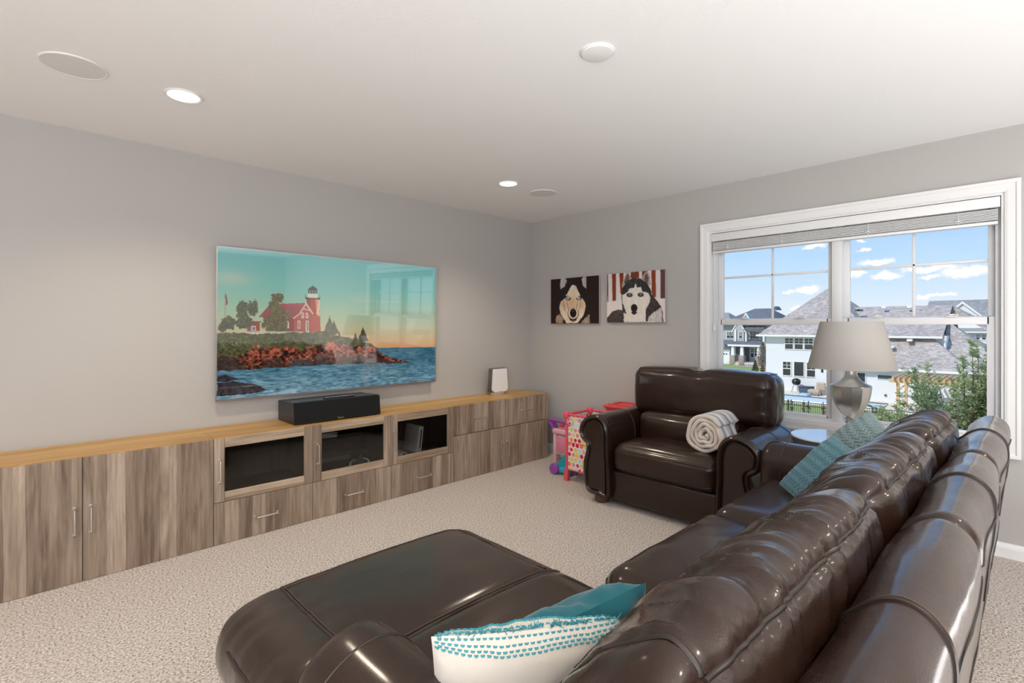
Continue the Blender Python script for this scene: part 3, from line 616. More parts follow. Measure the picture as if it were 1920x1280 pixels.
    g = np.clip((f + (rk - .5) * .45 - edge) * 9, 0, 1); g2_ = np.clip((f + (rk - .5) * .9 - np.interp(x, [40, 200, 300, 900, 1300], [.5, .66, .82, .72, .55])) * 7, 0, 1)
    L = veg * (1 - g)[..., None] + org * g[..., None]; L = L * (1 - g2_)[..., None] + drk * g2_[..., None]; I[m] = L[m]
    for P in ([(50, 1040), (110, 1028), (170, 1046), (205, 1062), (120, 1078), (48, 1076)], [(50, 1086), (170, 1076), (300, 1092), (360, 1106), (410, 1140), (330, 1162), (180, 1176), (48, 1186)]):
        m = inpoly(x + jx * .7, y + jy * .6, P); I[m] = (np.array([62, 56, 62])[None] * (.25 + 1.5 * rk2[m])[:, None])
    return I
nu, nv = 540, 314
U, V = np.meshgrid(np.linspace(0, 1, nu), np.linspace(0, 1, nv), indexing='ij'); Z = (tz1 - e) + (tz0 + .012 - tz1 + e) * V; Xc = tx0 + e + (tx1 - tx0 - 2 * e) * U
M_screen = colattr_mat('lit_screen', .06, emit=.68, spec=.5, coat=1., coat_ior=2.3)
printed('screen', np.stack([Xc, ty(Z) - .0035, Z], -1), lighthouse(nu, nv), M_screen, t)

# ------------------------------------------------------------------ two canvas prints of dogs
def dog_one(nu, nv):
    u, v = np.meshgrid(np.linspace(0, 1, nu), np.linspace(0, 1, nv), indexing='ij'); x, y = homography([(225, 303), (847, 247), (840, 860), (222, 860)])(u, v)
    I = np.zeros((nu, nv, 3)) + np.array([42, 28, 26.]); nz = n2(x, y, 14, 30, 4, 3); fx, fy = (n2(x, y, 18, 26, 3, 5) - .5) * 34, (n2(x, y, 20, 30, 3, 6) - .5) * 34
    m = inpoly(x + fx, y + fy, [(345, 430), (360, 340), (430, 320), (520, 305), (600, 320), (680, 400), (700, 520), (720, 640), (750, 860), (250, 860), (290, 700), (320, 560)]); I[m] = np.array([40, 34, 32])[None] * (.55 + .8 * nz[m])[:, None]
    for P in ([(352, 290), (410, 285), (432, 320), (400, 390), (345, 430), (340, 380)], [(620, 300), (650, 265), (682, 260), (680, 420), (640, 385)]):
        m = inpoly(x + fx * .3, y + fy * .3, P); I[m] = np.array([188, 182, 182])[None] * (.7 + .5 * nz[m])[:, None]
    for P in ([(285, 770), (330, 740), (380, 800), (375, 860), (285, 860)], [(650, 800), (720, 740), (720, 860), (610, 860)]):
        m = inpoly(x + fx, y + fy, P); I[m] = np.array([176, 150, 126])[None] * (.5 + .8 * nz[m])[:, None]
    cream = inpoly(x + fx * .45, y + fy * .45, [(512, 366), (548, 385), (575, 440), (598, 500), (640, 560), (668, 600), (665, 690), (640, 760), (590, 820), (560, 856), (420, 856), (385, 800), (345, 735), (330, 660), (345, 590), (400, 540), (425, 490), (465, 420), (490, 375)])
    I[cream] = np.array([232, 214, 190])[None] * (.86 + .22 * nz[cream])[:, None]
    put(I, cream, (202, 160, 118), .75 * np.exp(-((x - 490) / 75) ** 2 - ((y - 600) / 80) ** 2)); put(I, cream, (190, 150, 115), .6 * np.exp(-((x - 375) / 40) ** 2 - ((y - 620) / 70) ** 2)); put(I, cream, (190, 150, 115), .5 * np.exp(-((x - 625) / 40) ** 2 - ((y - 620) / 70) ** 2))
    for cx in (392, 436, 560, 600): put(I, cream, (70, 48, 42), .55 * np.exp(-((x - cx - (y - 620) * (.18 if cx < 500 else -.18)) / 5) ** 2 - ((y - 640) / 75) ** 2))
    for P in ([(400, 520), (440, 505), (482, 545), (455, 570), (415, 560)], [(545, 545), (585, 510), (625, 515), (610, 560), (570, 568)]): put(I, inpoly(x, y, P), (40, 32, 32))
    for cx, cy in ((440, 538), (582, 540)): put(I, np.hypot(x - cx, (y - cy)) < 21, (206, 212, 224)); put(I, np.hypot(x - cx, y - cy) < 9, (28, 26, 30)); put(I, np.hypot(x - cx - 4, y - cy + 4) < 3, (240, 240, 245))
    muz = np.hypot((x - 508) / 72, (y - 735) / 80) < 1; put(I, muz, (222, 202, 180)); put(I, muz & (np.hypot((x - 508) / 64, (y - 730) / 72) > 1), (100, 74, 64))
    put(I, np.hypot((x - 508) / 41, (y - 728) / 57) < 1, (26, 20, 22)); put(I, (np.hypot((x - 505) / 22, (y - 700) / 12) < 1), (60, 50, 52))
    put(I, inpoly(x, y, [(452, 785), (500, 812), (560, 785), (545, 822), (510, 838), (470, 822)]), (52, 30, 32)); put(I, inpoly(x, y, [(480, 822), (540, 822), (520, 842), (495, 842)]), (190, 110, 100), .6)
    return I
def dog_two(nu, nv):
    u, v = np.meshgrid(np.linspace(0, 1, nu), np.linspace(0, 1, nv), indexing='ij'); x, y = homography([(942, 235), (1695, 165), (1700, 838), (945, 852)])(u, v)
    I = np.zeros((nu, nv, 3)) + np.array([216, 208, 208.]); nz = n2(x, y, 16, 30, 4, 13); fx, fy = (n2(x, y, 20, 24, 3, 15) - .5) * 40, (n2(x, y, 20, 24, 3, 16) - .5) * 40
    for a, b, c_, d_, bot, c in ((942, 955, 960, 948, 585, (80, 60, 60)), (1005, 1058, 1062, 1016, 575, (128, 58, 34)), (1098, 1160, 1150, 1120, 480, (128, 58, 34)), (1250, 1358, 1358, 1250, 280, (118, 56, 42)), (1400, 1470, 1470, 1400, 260, (110, 56, 44)), (1517, 1574, 1578, 1528, 520, (130, 62, 40)), (1634, 1700, 1700, 1640, 535, (96, 66, 62))): put(I, inpoly(x, y, [(a, 150), (b, 150), (c_, bot), (d_, bot)]), c)
    m = y > np.interp(x, [940, 1100, 1500, 1700], [590, 560, 520, 540]); I[m] = np.array([224, 214, 212])
    for P, c in (([(948, 790), (1000, 720), (1080, 685), (1160, 690), (1190, 760), (1170, 852), (946, 852)], (74, 64, 62)), ([(1500, 470), (1570, 540), (1640, 630), (1665, 700), (1680, 838), (1440, 838), (1440, 700)], (66, 56, 58))):
        m = inpoly(x + fx * .6, y + fy * .6, P); I[m] = np.array(c)[None] * (.5 + nz[m])[:, None]
    m = inpoly(x + fx, y + fy, [(1560, 700), (1650, 650), (1665, 840), (1470, 840), (1480, 780)]); I[m] = np.array([205, 198, 194])[None] * (.75 + .4 * nz[m])[:, None]
    for P, Q in (([(1185, 215), (1225, 205), (1250, 260), (1255, 330), (1150, 400), (1135, 380)], [(1190, 240), (1220, 225), (1238, 280), (1200, 340), (1165, 350)]), ([(1440, 195), (1475, 188), (1500, 260), (1508, 370), (1460, 350), (1385, 290)], [(1435, 235), (1465, 215), (1485, 300), (1470, 350), (1420, 300)])):
        m = inpoly(x + fx * .3, y + fy * .3, P); I[m] = np.array([176, 166, 158])[None] * (.6 + .7 * nz[m])[:, None]; m = inpoly(x + fx * .4, y + fy * .4, Q); I[m] = np.array([104, 90, 82])[None] * (.6 + .7 * nz[m])[:, None]
    head = inpoly(x + fx * .4, y + fy * .4, [(1150, 400), (1200, 320), (1280, 280), (1380, 285), (1460, 340), (1510, 420), (1530, 520), (1510, 600), (1470, 690), (1440, 840), (1160, 840), (1150, 690), (1135, 560), (1130, 470)]); I[head] = np.array([58, 54, 56])[None] * (.5 + .95 * nz[head])[:, None]
    face = inpoly(x + fx * .5, y + fy * .5, [(1318, 340), (1335, 400), (1380, 390), (1410, 450), (1480, 465), (1508, 520), (1500, 590), (1450, 680), (1450, 838), (1165, 838), (1160, 720), (1200, 740), (1145, 600), (1142, 500), (1210, 460), (1245, 410), (1290, 410), (1305, 360)]); I[face] = np.array([226, 219, 210])[None] * (.88 + .2 * nz[face])[:, None]
    for cx, cy in ((1238, 492), (1382, 488)): put(I, np.hypot((x - cx) / 40, (y - cy - 4) / 27) < 1, (62, 54, 54)); put(I, np.hypot(x - cx, y - cy) < 14, (168, 174, 180)); put(I, np.hypot(x - cx, y - cy) < 8, (24, 22, 24)); put(I, np.hypot(x - cx - 5, y - cy + 5) < 3.5, (235, 235, 235))
    put(I, np.hypot((x - 1298) / 42, (y - 662) / 50) < 1, (34, 30, 32)); put(I, inpoly(x, y, [(1260, 712), (1298, 700), (1338, 712), (1320, 740), (1298, 748), (1275, 740)]), (48, 42, 44))
    sn = (n2(x, y, 5, 5, 2, 77) > .80) & (inpoly(x, y, [(948, 852), (1000, 715), (1160, 690), (1170, 840)]) | inpoly(x, y, [(1200, 330), (1280, 270), (1400, 290), (1420, 400), (1220, 400)])); put(I, sn, (235, 232, 232), .8)
    return I
def soften(I, n=2):
    for _ in range(n):
        P = np.pad(I, ((1, 1), (1, 1), (0, 0)), 'edge'); I = (P[:-2, 1:-1] + P[2:, 1:-1] + P[1:-1, :-2] + P[1:-1, 2:] + 2 * P[1:-1, 1:-1]) / 6
    return I
M_canvas = mat('canvas_edge', (.42, .41, .40), .8)
M_print = colattr_mat('canvas_print', .75, spec=.2, bump=(1200., .1, .0006))
for nm, y0, y1, z0, z1, fn, lab in (('canvas_print', -.185, -.799, 1.345, 1.806, dog_one, 'square canvas of a husky face on black, left of the pair'), ('canvas_print', -.892, -1.495, 1.352, 1.808, dog_two, 'square canvas of a husky lying in snow before a fence')):
    t = thing(nm, (WX - .015, (y0 + y1) / 2, z0), lab, 'picture', 'dog canvases beside the window'); MB().bbox(WX - .029, WX - .001, y1, y0, z0, z1, .002, 1).build('stretcher', M_canvas, t, 0)
    q = 190; U, V = np.meshgrid(np.linspace(0, 1, q), np.linspace(0, 1, q), indexing='ij'); printed('print', np.stack([np.full_like(U, WX - .0296), y0 + (y1 - y0) * U, z1 + (z0 - z1) * V], -1), soften(fn(q, q)), M_print, t)

# ------------------------------------------------------------------ leather seating
def leather_disp(amp, sx, sy, sz, seed):
    return lambda p: amp * (fbm(p * np.array([sx, sy, sz]), 3, seed) - .5)
def welt(pts, r, name, parent, m=None, closed=False): return MB().tube(pts, r, 6, closed).build(name, m or M_seam, parent, 60)
ident = lambda t, a, b: (t, a, b)          # profile in (y,z), swept along x
alongy = lambda t, a, b: (a, t, b)         # profile in (x,z), swept along y

so = thing('sofa', (-2.0, -3.0, 0), 'long dark brown leather sofa with chaise, seen from behind its back', 'sofa')
SX0, SXA, SXB, SXC, SXE = -3.46, -2.455, -1.61, -.865, -.60
# chaise: profile in (x,z)
cp = catmull([(-3.37, .205), (-3.445, .235), (-3.475, .32), (-3.452, .412), (-3.365, .458), (-3.20, .470), (-2.95, .474), (-2.70, .470), (-2.565, .458), (-2.485, .415), (-2.468, .32), (-2.485, .205), (-2.9, .198)], 5)
seamsx = (-3.285, -2.555)
def chd(t, u, d, L):
    q = np.stack([cp[:, 0] * 7, np.full(len(cp), t * 7), cp[:, 1] * 7], 1); o = .010 * (fbm(q, 3, 4) - .5)
    top = cp[:, 1] > .44
    if True:
        o = o - .007 * math.exp(-((t + 2.525) / .018) ** 2) * top
        for s in seamsx: o = o - .005 * np.exp(-((cp[:, 0] - s) / .012) ** 2) * top * (t > -2.5)
        left = cp[:, 0] < -3.2; q2 = np.stack([cp[:, 0] * 5, np.full(len(cp), t * 30), cp[:, 1] * 5], 1); o = o + .010 * (fbm(q2, 2, 8) - .5) * left
    return o
mb, G, T_ = sweep(cp, -3.30, -1.96, 70, alongy, .05, .07, chd); ch = mb.build('chaise_cushion', M_leather, so, 70)
def top_at(G, T_, t, a, axis=0):
    i = np.argmin(abs(T_ - t)); ring = G[i]; j = [q for q in range(len(ring)) if ring[q][2] > .40]; w = min(j, key=lambda q: abs(ring[q][axis] - a)); 
    x = ring[:, axis]; ids = sorted(j, key=lambda q: x[q]); return np.array([np.interp(a, x[ids], ring[ids, c]) for c in range(3)])
for s in seamsx:
    pts = [top_at(G, T_, t, s) + (0, 0, .001) for t in np.linspace(-2.515, -2.01, 26)]; welt(pts, .0042, 'seam', ch); welt([p + np.array([.010 if s < -3 else -.010, 0, .0005]) for p in pts], .0016, 'stitching', ch, M_thread)
pts = [top_at(G, T_, -2.525, a) + (0, 0, .001) for a in np.linspace(-3.38, -2.50, 30)]; welt(pts, .0045, 'seam', ch); welt([p + np.array([0, .011, .003]) for p in pts], .0016, 'stitching', ch, M_thread)
pts = [top_at(G, T_, -2.02, a) + (0, 0, .000) for a in np.linspace(-3.285, -2.555, 30)]; welt(pts, .0042, 'seam', ch); welt([p + np.array([0, -.011, .0015]) for p in pts], .0016, 'stitching', ch, M_thread)
i3 = [np.argmin(abs(r[:, 2] - .375) + (r[:, 0] > -3.2) * 9) for r in G[8:-8]]; pts = [G[8 + q][i3[q]] + (-.001, 0, 0) for q in range(0, len(i3), 3)]; welt(pts, .0042, 'seam', ch); welt([p + np.array([-.001, 0, -.012]) for p in pts], .0015, 'stitching', ch, M_thread)
MB().bbox(-3.40, -2.50, -3.3, -2.05, .02, .21, .02).build('chaise_base', M_black, so, 30)
# two seats
for a, b, sd_ in ((SXA + .004, SXB - .004, 3), (SXB + .004, SXC - .002, 5)):
    dsp = lambda p, s=sd_: .014 * (fbm(p * np.array([6, 6, 5]), 3, s) - .5) - .008 * np.exp(-((p[:, 1] + 3.0) / .03) ** 2) * 0
    mb, f = rcushion(a, b, -3.36, -2.655, .27, .478, .085, 22, (0, .012, .016), dsp); s = weld(mb.build('seat_cushion', M_leather, so, 180))
    pts = [f((u, .985, .35)) + np.array((0, .002, 0)) for u in np.linspace(-.93, .93, 24)]; welt(pts, .004, 'seam', s)
    MB().bbox(a, b, -3.3, -2.70, .03, .285, .02).build('seat_base', M_leather, so, 30)
# arms of the sofa: rolled, profile in (x,z), swept along y
def sofa_arm(xi, xo, name):
    d = 1 if xo > xi else -1; w = abs(xo - xi); X = lambda q: xi + d * q * w
    P = catmull([(X(.02), .06), (X(0), .35), (X(0), .52), (X(.10), .60), (X(.34), .643), (X(.64), .640), (X(.92), .595), (X(1.02), .52), (X(.96), .44), (X(.90), .38), (X(.93), .25), (X(.90), .06), (X(.5), .04)], 5)
    dd = lambda t, u, d_, L: .006 * (fbm(np.stack([P[:, 0] * 8, np.full(len(P), t * 8), P[:, 1] * 8], 1), 3, 12) - .5)
    mb, G, T_ = sweep(P, -3.50, -2.615, 26, alongy, .03, .055, dd); o = mb.build(name, M_leather, so, 70)
    for t in (-3.15, -2.75):
        i = np.argmin(abs(T_ - t)); pts = [q for q in G[i] if q[2] > .4]; welt([np.array(q) for q in G[i]], .0028, 'seam', o, M_seam, True)
    return o
sofa_arm(-3.235, -3.49, 'arm'); sofa_arm(SXC, SXE, 'arm')
# back frame: rolled rail behind the cushions, in three recliner sections, profile (y,z)
bp_ = catmull([(-3.475, .50), (-3.492, .80), (-3.522, .868), (-3.572, .902), (-3.618, .888), (-3.642, .835), (-3.634, .70), (-3.605, .42), (-3.562, .12), (-3.50, .06), (-3.46, .2)], 6)
for a, b in ((SX0 + .01, SXA - .002), (SXA + .002, SXB - .001), (SXB + .001, SXE - .03)):
    wv = lambda t, u, d_, L: .008 * (fbm(np.stack([np.full(len(bp_), t * 5), bp_[:, 0] * 9, bp_[:, 1] * 5], 1), 3, 14) - .5) + .004 * np.sin(t * 9) * (bp_[:, 1] > .7)
    mb, G, T_ = sweep(bp_, a, b, 40, ident, .035, .035, wv); o = mb.build('back_rail', M_leather, so, 70)
    ip = [q for q in range(len(bp_)) if bp_[q][1] > .3]
    for frac in (.5,) if b - a > .9 else (.52,):
        i = np.argmin(abs(T_ - (a + (b - a) * frac))); ring = G[i]; c = ring.mean(0); keep = [q for q in range(len(ring)) if bp_[q][1] > .55]
        keep.sort(key=lambda q: math.atan2(bp_[q][1] - .75, bp_[q][0] + 3.55)); keep = sorted(keep, key=lambda q: q); r2 = [ring[q] + (0, (ring[q][1] + 3.56) * .01, .001) for q in keep]
        welt(r2, .0045, 'seam', o); welt([p + np.array([.012, 0, .0008]) for p in r2], .0016, 'stitching', o, M_thread)
    j = np.argmin(np.hypot(bp_[:, 0] + 3.642, bp_[:, 1] - .80)); welt([G[q][j] + (0, -.001, 0) for q in range(4, len(G) - 4, 2)], .0032, 'seam', o); 
    j2 = np.argmin(np.hypot(bp_[:, 0] + 3.60, bp_[:, 1] - .40)); welt([G[q][j2] + (0, -.001, 0) for q in range(4, len(G) - 4, 2)], .0032, 'seam', o)
# loose back cushions with gathered tops
bc = catmull([(-3.150, .475), (-3.125, .57), (-3.140, .66), (-3.205, .755), (-3.285, .842), (-3.360, .908), (-3.425, .938), (-3.470, .908), (-3.490, .83), (-3.488, .70), (-3.465, .50), (-3.30, .462)], 8)
arc = np.concatenate([[0], np.cumsum(np.hypot(*(np.diff(np.vstack([bc, bc[:1]]), axis=0)).T))]); arc = arc[:-1]
iF = np.argmin(np.hypot(bc[:, 0] + 3.245, bc[:, 1] - .80)); iR = np.argmin(np.hypot(bc[:, 0] + 3.466, bc[:, 1] - .912)); aF, aR = arc[iF], arc[iR]
for ci, (a, b) in enumerate(((-3.425, SXA - .006), (SXA + .004, SXB - .004), (SXB + .004, SXC - .004))):
    def cd_(t, u, d_, L, ci=ci, a=a, b=b):
        n = len(bc); e = min(d_, L - d_); o = np.zeros(n)
        q = np.stack([np.full(n, t * 5.), arc * 6, np.full(n, ci * 3.)], 1); o += .022 * (fbm(q, 3, 60 + ci) - .5)
        # gathers: ripples crossing the top panel, strongest next to the two seams
        wq = np.stack([np.full(n, t * 6.), arc * 5, np.full(n, 1.5 + ci)], 1); warp = (fbm(wq, 2, 70 + ci) - .5) * .30
        rp = np.stack([(t + warp * .55 + (arc - aF) * .75) * 13, arc * 3.2, np.full(n, 5. + ci)], 1); rid = 1 - np.abs(2 * vnoise(rp, 80 + ci) - 1)
        fine = np.stack([(t + warp * .3 + (arc - aF) * .25) * 34, arc * 4, np.full(n, 9. + ci)], 1); rid2 = 1 - np.abs(2 * vnoise(fine, 81 + ci) - 1)
        w = np.clip((arc - aF + .05) / .12, 0, 1) * np.clip((aR + .035 - arc) / .04, 0, 1) + .14 * np.exp(-((arc - aR - .05) / .07) ** 2); w = np.clip(w, 0, 1) * min(1, e / .26)
        o += w * (.017 * (rid ** 1.6 - .35) + .0075 * (rid2 ** 1.7 - .3))
        for s in (aF, aR): o -= .010 * np.exp(-((arc - s) / .010) ** 2)
        mid = math.sin(math.pi * min(max(d_ / L, 0), 1)) ** .7; o += .022 * mid * np.exp(-((arc - .48) / .28) ** 2)
        for s in (a + .085, b - .085): o -= .006 * math.exp(-((t - s) / .010) ** 2) * ((arc > .18) & (arc < aR))
        return o
    mb, G, T_ = sweep(bc, a, b, 150, ident, .085, .085, cd_, 12); o = weld(mb.build('back_cushion', M_leather, so, 180))
    for i in (iF, iR):
        pts = [G[q][i] + (0, 0, .002) for q in range(11, len(G) - 11)]; sm = welt(pts, .0042, 'seam', o)
        st = MB(); oo = np.array([0, .011 if i == iF else .012, .004 if i == iF else .003]);
        for q in range(8, len(pts) - 8, 1):
            p = pts[q] + oo; d = pts[q + 1] - pts[q]; st.tube([p - d * .28, p + d * .28], .0016, 4)
        s2 = st.build('stitching', M_thread, o, 60); s2['kind'] = 'stuff'
    for s in (a + .085, b - .085):
        i = np.argmin(abs(T_ - s)); keep = [q for q in range(len(bc)) if .16 < arc[q] < aR]; welt([G[i][q] + (0, 0, .0015) for q in keep], .004, 'seam', o)

# armchair: a chair and a half with rolled arms
ac = thing('armchair', (-.4, -1.95, 0), 'wide dark brown leather armchair with rolled arms in front of the window', 'armchair')
def chair_arm(sg):
    yc = -1.95; Y = lambda q: yc + sg * q
    P = catmull([(Y(.395), .075), (Y(.398), .40), (Y(.402), .53), (Y(.432), .612), (Y(.50), .655), (Y(.585), .640), (Y(.648), .588), (Y(.668), .525), (Y(.650), .462), (Y(.605), .425), (Y(.604), .375), (Y(.628), .28), (Y(.625), .16), (Y(.592), .072), (Y(.50), .060)], 6)
    dd = lambda t, u, d_, L: .006 * (fbm(np.stack([np.full(len(P), t * 7), P[:, 0] * 8, P[:, 1] * 8], 1), 3, 22) - .5)
    mb, G, T_ = sweep(P, -.795, -.10, 24, ident, .02, .06, dd); o = mb.build('arm', M_leather, ac, 70)
    for t in (-.46, -.22):
        i = np.argmin(abs(T_ - t)); welt([q + (0, 0, .0005) for q in G[i]], .003, 'seam', o, M_seam, True)
    # thick welt round the front scroll, inset panel inside it
    n = len(P); c = P.mean(0); T = np.roll(P, -1, 0) - np.roll(P, 1, 0); N = np.stack([T[:, 1], -T[:, 0]], 1); N /= np.linalg.norm(N, axis=1)[:, None]
    if np.sum((P - c) * N) < 0: N = -N
    ids = [q for q in range(n) if True]; Q = P - N * .018; welt([(-.797, *q) for q in Q], .020, 'front_welt', o, M_leather, True)
    Q2 = P - N * .045; pan = MB(); base = [(-.798, *q) for q in Q2]; cen = (-.800, *Q2.mean(0)); 
    pan.prism([(-.806, *q) for q in Q2], (.02, 0, 0)); pan.build('front_panel', M_leather, o, 30)
    welt([(-.806, *q) for q in Q2], .004, 'seam', o, M_seam, True)
    return o
chair_arm(1); chair_arm(-1)
mb, f = rcushion(-.795, -.36, -2.340, -1.560, .255, .468, .075, 26, (.012, 0, .028), lambda p: .012 * (fbm(p * np.array([7, 6, 6]), 3, 33) - .5) + .006 * (1 - abs(2 * vnoise(p * np.array([3, 26, 6]), 34) - 1)) * (p[:, 2] < .42) * (p[:, 0] < -.7))
s = weld(mb.build('seat_cushion', M_leather, ac, 180)); welt([f((-.985, v, .62)) + np.array((-.002, 0, 0)) for v in np.linspace(-.93, .93, 24)], .004, 'seam', s); welt([f((-.985, v, -.66)) + np.array((-.002, 0, 0)) for v in np.linspace(-.93, .93, 24)], .004, 'seam', s)
MB().bbox(-.775, -.36, -2.345, -1.555, .045, .262, .018, 3).build('footrest_panel', M_leather, ac, 30)
mb, f = rcushion(-.455, -.22, -2.335, -1.565, .42, .665, .07, 18, (.03, 0, 0), lambda p: .010 * (fbm(p * 6, 3, 35) - .5)); weld(mb.build('lumbar_cushion', M_leather, ac, 180))
def bkd(p):
    o = .014 * (fbm(p * np.array([5, 5, 6]), 3, 36) - .5); dy = p[:, 1] + 1.98
    o -= .030 * np.exp(-(dy / .05) ** 2 - ((p[:, 2] - 1.0) / .06) ** 2)                        # dimple at the middle of the top edge
    rr = np.hypot(dy, p[:, 2] - 1.01); an = np.arctan2(p[:, 2] - 1.01, dy); o += .010 * np.exp(-(rr / .22) ** 2) * (np.abs(np.sin(an * 5)) - .5) * (rr > .02)
    o += .010 * (1 - abs(2 * vnoise(np.stack([p[:, 0] * 20, p[:, 1] * 3, p[:, 2] * 16], 1), 37) - 1) - .5) * np.clip((-2.40 - p[:, 1]) / .08, 0, 1); return o
mb, f = rcushion(-.345, -.075, -2.515, -1.455, .625, .992, .075, 34, (.03, .01, .018), bkd); s = weld(mb.build('back_cushion', M_leather, ac, 180))
for v in (-.93, .93):
    pts = [f((-.99, v, w)) + np.array((-.001, 0, 0)) for w in np.linspace(-.92, .92, 14)] + [f((w, v, .985)) + np.array((0, 0, .001)) for w in np.linspace(-.9, .9, 8)]; welt(pts, .0038, 'seam', s)
MB().bbox(-.23, -.035, -2.36, -1.54, .05, .64, .03, 3).build('back_frame', M_leather, ac, 30)
M_foot = mat('brown_wood_foot', (.10, .045, .02), .35)
for x, y in ((-.74, -1.445), (-.74, -2.46), (-.14, -1.445), (-.14, -2.46)): MB().lathe([(.045, 0), (.056, .012), (.056, .028), (.048, .075)], (x, y, 0), 20).build('foot', M_foot, ac, 40)

# rolled blanket lying on the armchair
t = thing('rolled_blanket', (-.5, -2.2, .49), 'rolled striped grey and white plush blanket on the armchair seat', 'blanket')
def stripes():
    m = bpy.data.materials.new('striped_plush'); m.use_nodes = True; k = NT(m.node_tree); a = k.n('ShaderNodeVertexColor', layer_name='print').outputs[0]; co = k.n('ShaderNodeTexCoord').outputs['Object']
    c = k.mix(k.math('MULTIPLY', k.noise(co, 60, 2, .6), .30), a, (.78, .74, .70)); b = k.n('ShaderNodeBsdfPrincipled', ins={'Base Color': c, 'Roughness': .9, 'Sheen Weight': .4, 'Specular IOR Level': .15})
    bp = k.n('ShaderNodeBump', ins={'Strength': .6, 'Distance': .006, 'Height': k.noise(co, 110, 3, .6)}); k.t.links.new(bp.outputs[0], b.inputs['Normal']); k.t.links.new(b.outputs[0], k.n('ShaderNodeOutputMaterial').inputs[0]); return m
M_plush = stripes()
bcen = np.array([-2.205, .600]); turns = 4.1; nA = 210; nL = 34; hw = .0125
th = np.linspace(.6, turns * 2 * math.pi, nA); rad = .012 + .0285 * th / (2 * math.pi)
wob = .0045 * np.sin(th * 3.1 + 1) + .003 * np.sin(th * 5.3); rad = rad + wob * np.clip(th / 6, 0, 1)
cen = np.stack([bcen[0] + rad * np.cos(th + 1.9), bcen[1] + rad * np.sin(th + 1.9) * .97], 1); Tn = np.gradient(cen, axis=0); Nn = np.stack([Tn[:, 1], -Tn[:, 0]], 1); Nn /= np.linalg.norm(Nn, axis=1)[:, None]
taper = np.clip((th[-1] - th) / .5, .15, 1)[:, None]
xs = np.concatenate([-.665 + .012 * (1 - np.cos(np.linspace(0, math.pi / 2, 5))), np.linspace(-.64, -.315, nL)[1:], -.303 - .012 * (1 - np.cos(np.linspace(math.pi / 2, 0, 5)))[1:]])
ring = []
for i, x in enumerate(xs):
    e = min(x - xs[0], xs[-1] - x); s = math.sqrt(max(1 - (1 - min(e / .012, 1)) ** 2, .0)); w = hw * (.30 + .70 * s) * taper
    dx = .006 * np.sin(th * 2.3 + 2) * (1 if i < len(xs) / 2 else -1)
    ou = cen + Nn * w; inn = cen - Nn * w; Q = np.vstack([ou, inn[::-1]]); ring.append(np.column_stack([np.full(len(Q), x) + np.concatenate([dx, dx[::-1]]) * (1 - min(1, e / .05)), Q]))
G = np.array(ring); rgb = np.zeros(G.shape[:2] + (3,)); pal = np.array([(224, 219, 215), (128, 140, 154), (228, 224, 220), (180, 180, 182), (96, 112, 132), (224, 220, 216), (168, 172, 178)])
xx = G[..., 0]; s_ = (xx + .67) / .036 + .35 * np.sin(G[..., 1] * 14); rgb[:] = pal[np.floor(s_).astype(int) % len(pal)]
edge = np.minimum(xx - xs[0], xs[-1] - xx) < .016; rgb[edge] = (214, 200, 186)
me_o = printed('roll', np.concatenate([G, G[:, :1]], 1), np.concatenate([rgb, rgb[:, :1]], 1), M_plush, t)
# end faces of the spiral strip
for gi in (0, -1):
    g = G[gi]; n = nA; P2 = np.stack([g[:n], g[n:][::-1]], 1); printed('roll_end', P2, np.zeros(P2.shape) + np.array([200, 190, 182.]), M_plush, t)
for o in t.children: weld(o, 1e-6)

# ------------------------------------------------------------------ cushions on the sofa
def pillow_grid(w, h, th, n, tex=None, pinch=.05, seed=0, wr=.004):
    u = np.linspace(-1, 1, n); U, V = np.meshgrid(u, u, indexing='ij'); px = 1 - pinch * (1 - V ** 2) * 1.; py = 1 - pinch * (1 - U ** 2)
    X = U * w / 2 * px; Y = V * h / 2 * py; pr = np.clip((1 - np.abs(U) ** 2.4) * (1 - np.abs(V) ** 2.4), 0, 1) ** .52; out = []
    for s in (1, -1):
        q = np.stack([X.ravel() * 9, Y.ravel() * 9, np.full(X.size, s * 2. + seed)], 1); nz = (fbm(q, 3, seed) - .5).reshape(X.shape); edge = np.exp(-((1 - np.maximum(abs(U), abs(V))) / .22) ** 2)
        rip = (1 - np.abs(2 * vnoise(np.stack([X.ravel() * 22, Y.ravel() * 22, np.full(X.size, 4. + s)], 1), seed + 5).reshape(X.shape) - 1) - .5) * edge
        Z = s * (pr * th / 2) + s * (nz * .02 + rip * wr * 3) * pr ** .5
        if tex is not None: Z = Z + s * tex(X, Y, s) * np.clip(pr * 3, 0, 1)
        out.append(np.stack([X, Y, Z], -1))
    return out
def place(P, M):
    Mn = np.array(M); return P @ Mn[:3, :3].T + Mn[:3, 3]
def basis(xdir, zdir, loc):
    z = Vector(zdir).normalized(); x = Vector(xdir); x = (x - z * x.dot(z)).normalized(); y = z.cross(x); m = Matrix((x, y, z)).transposed().to_4x4(); m.translation = Vector(loc); return m
M_cream = mat('cream_linen', (.62, .575, .51), .9, spec=.15, bump=(500., .25, .001), sheen=.2)
M_teal = mat('teal_velvet', (.012, .125, .160), .75, spec=.2, sheen=.25, bump=(300., .15, .001))
M_tealth = mat('teal_yarn', (.06, .30, .36), .85, spec=.15, bump=(700., .4, .001))
M_blue = mat('dusty_blue_cloth', (.10, .23, .28), .85, spec=.15, sheen=.4, bump=(500., .3, .001))
M_pale = mat('pale_grey_blue_cloth', (.24, .33, .35), .85, spec=.15, sheen=.4, bump=(500., .3, .001))
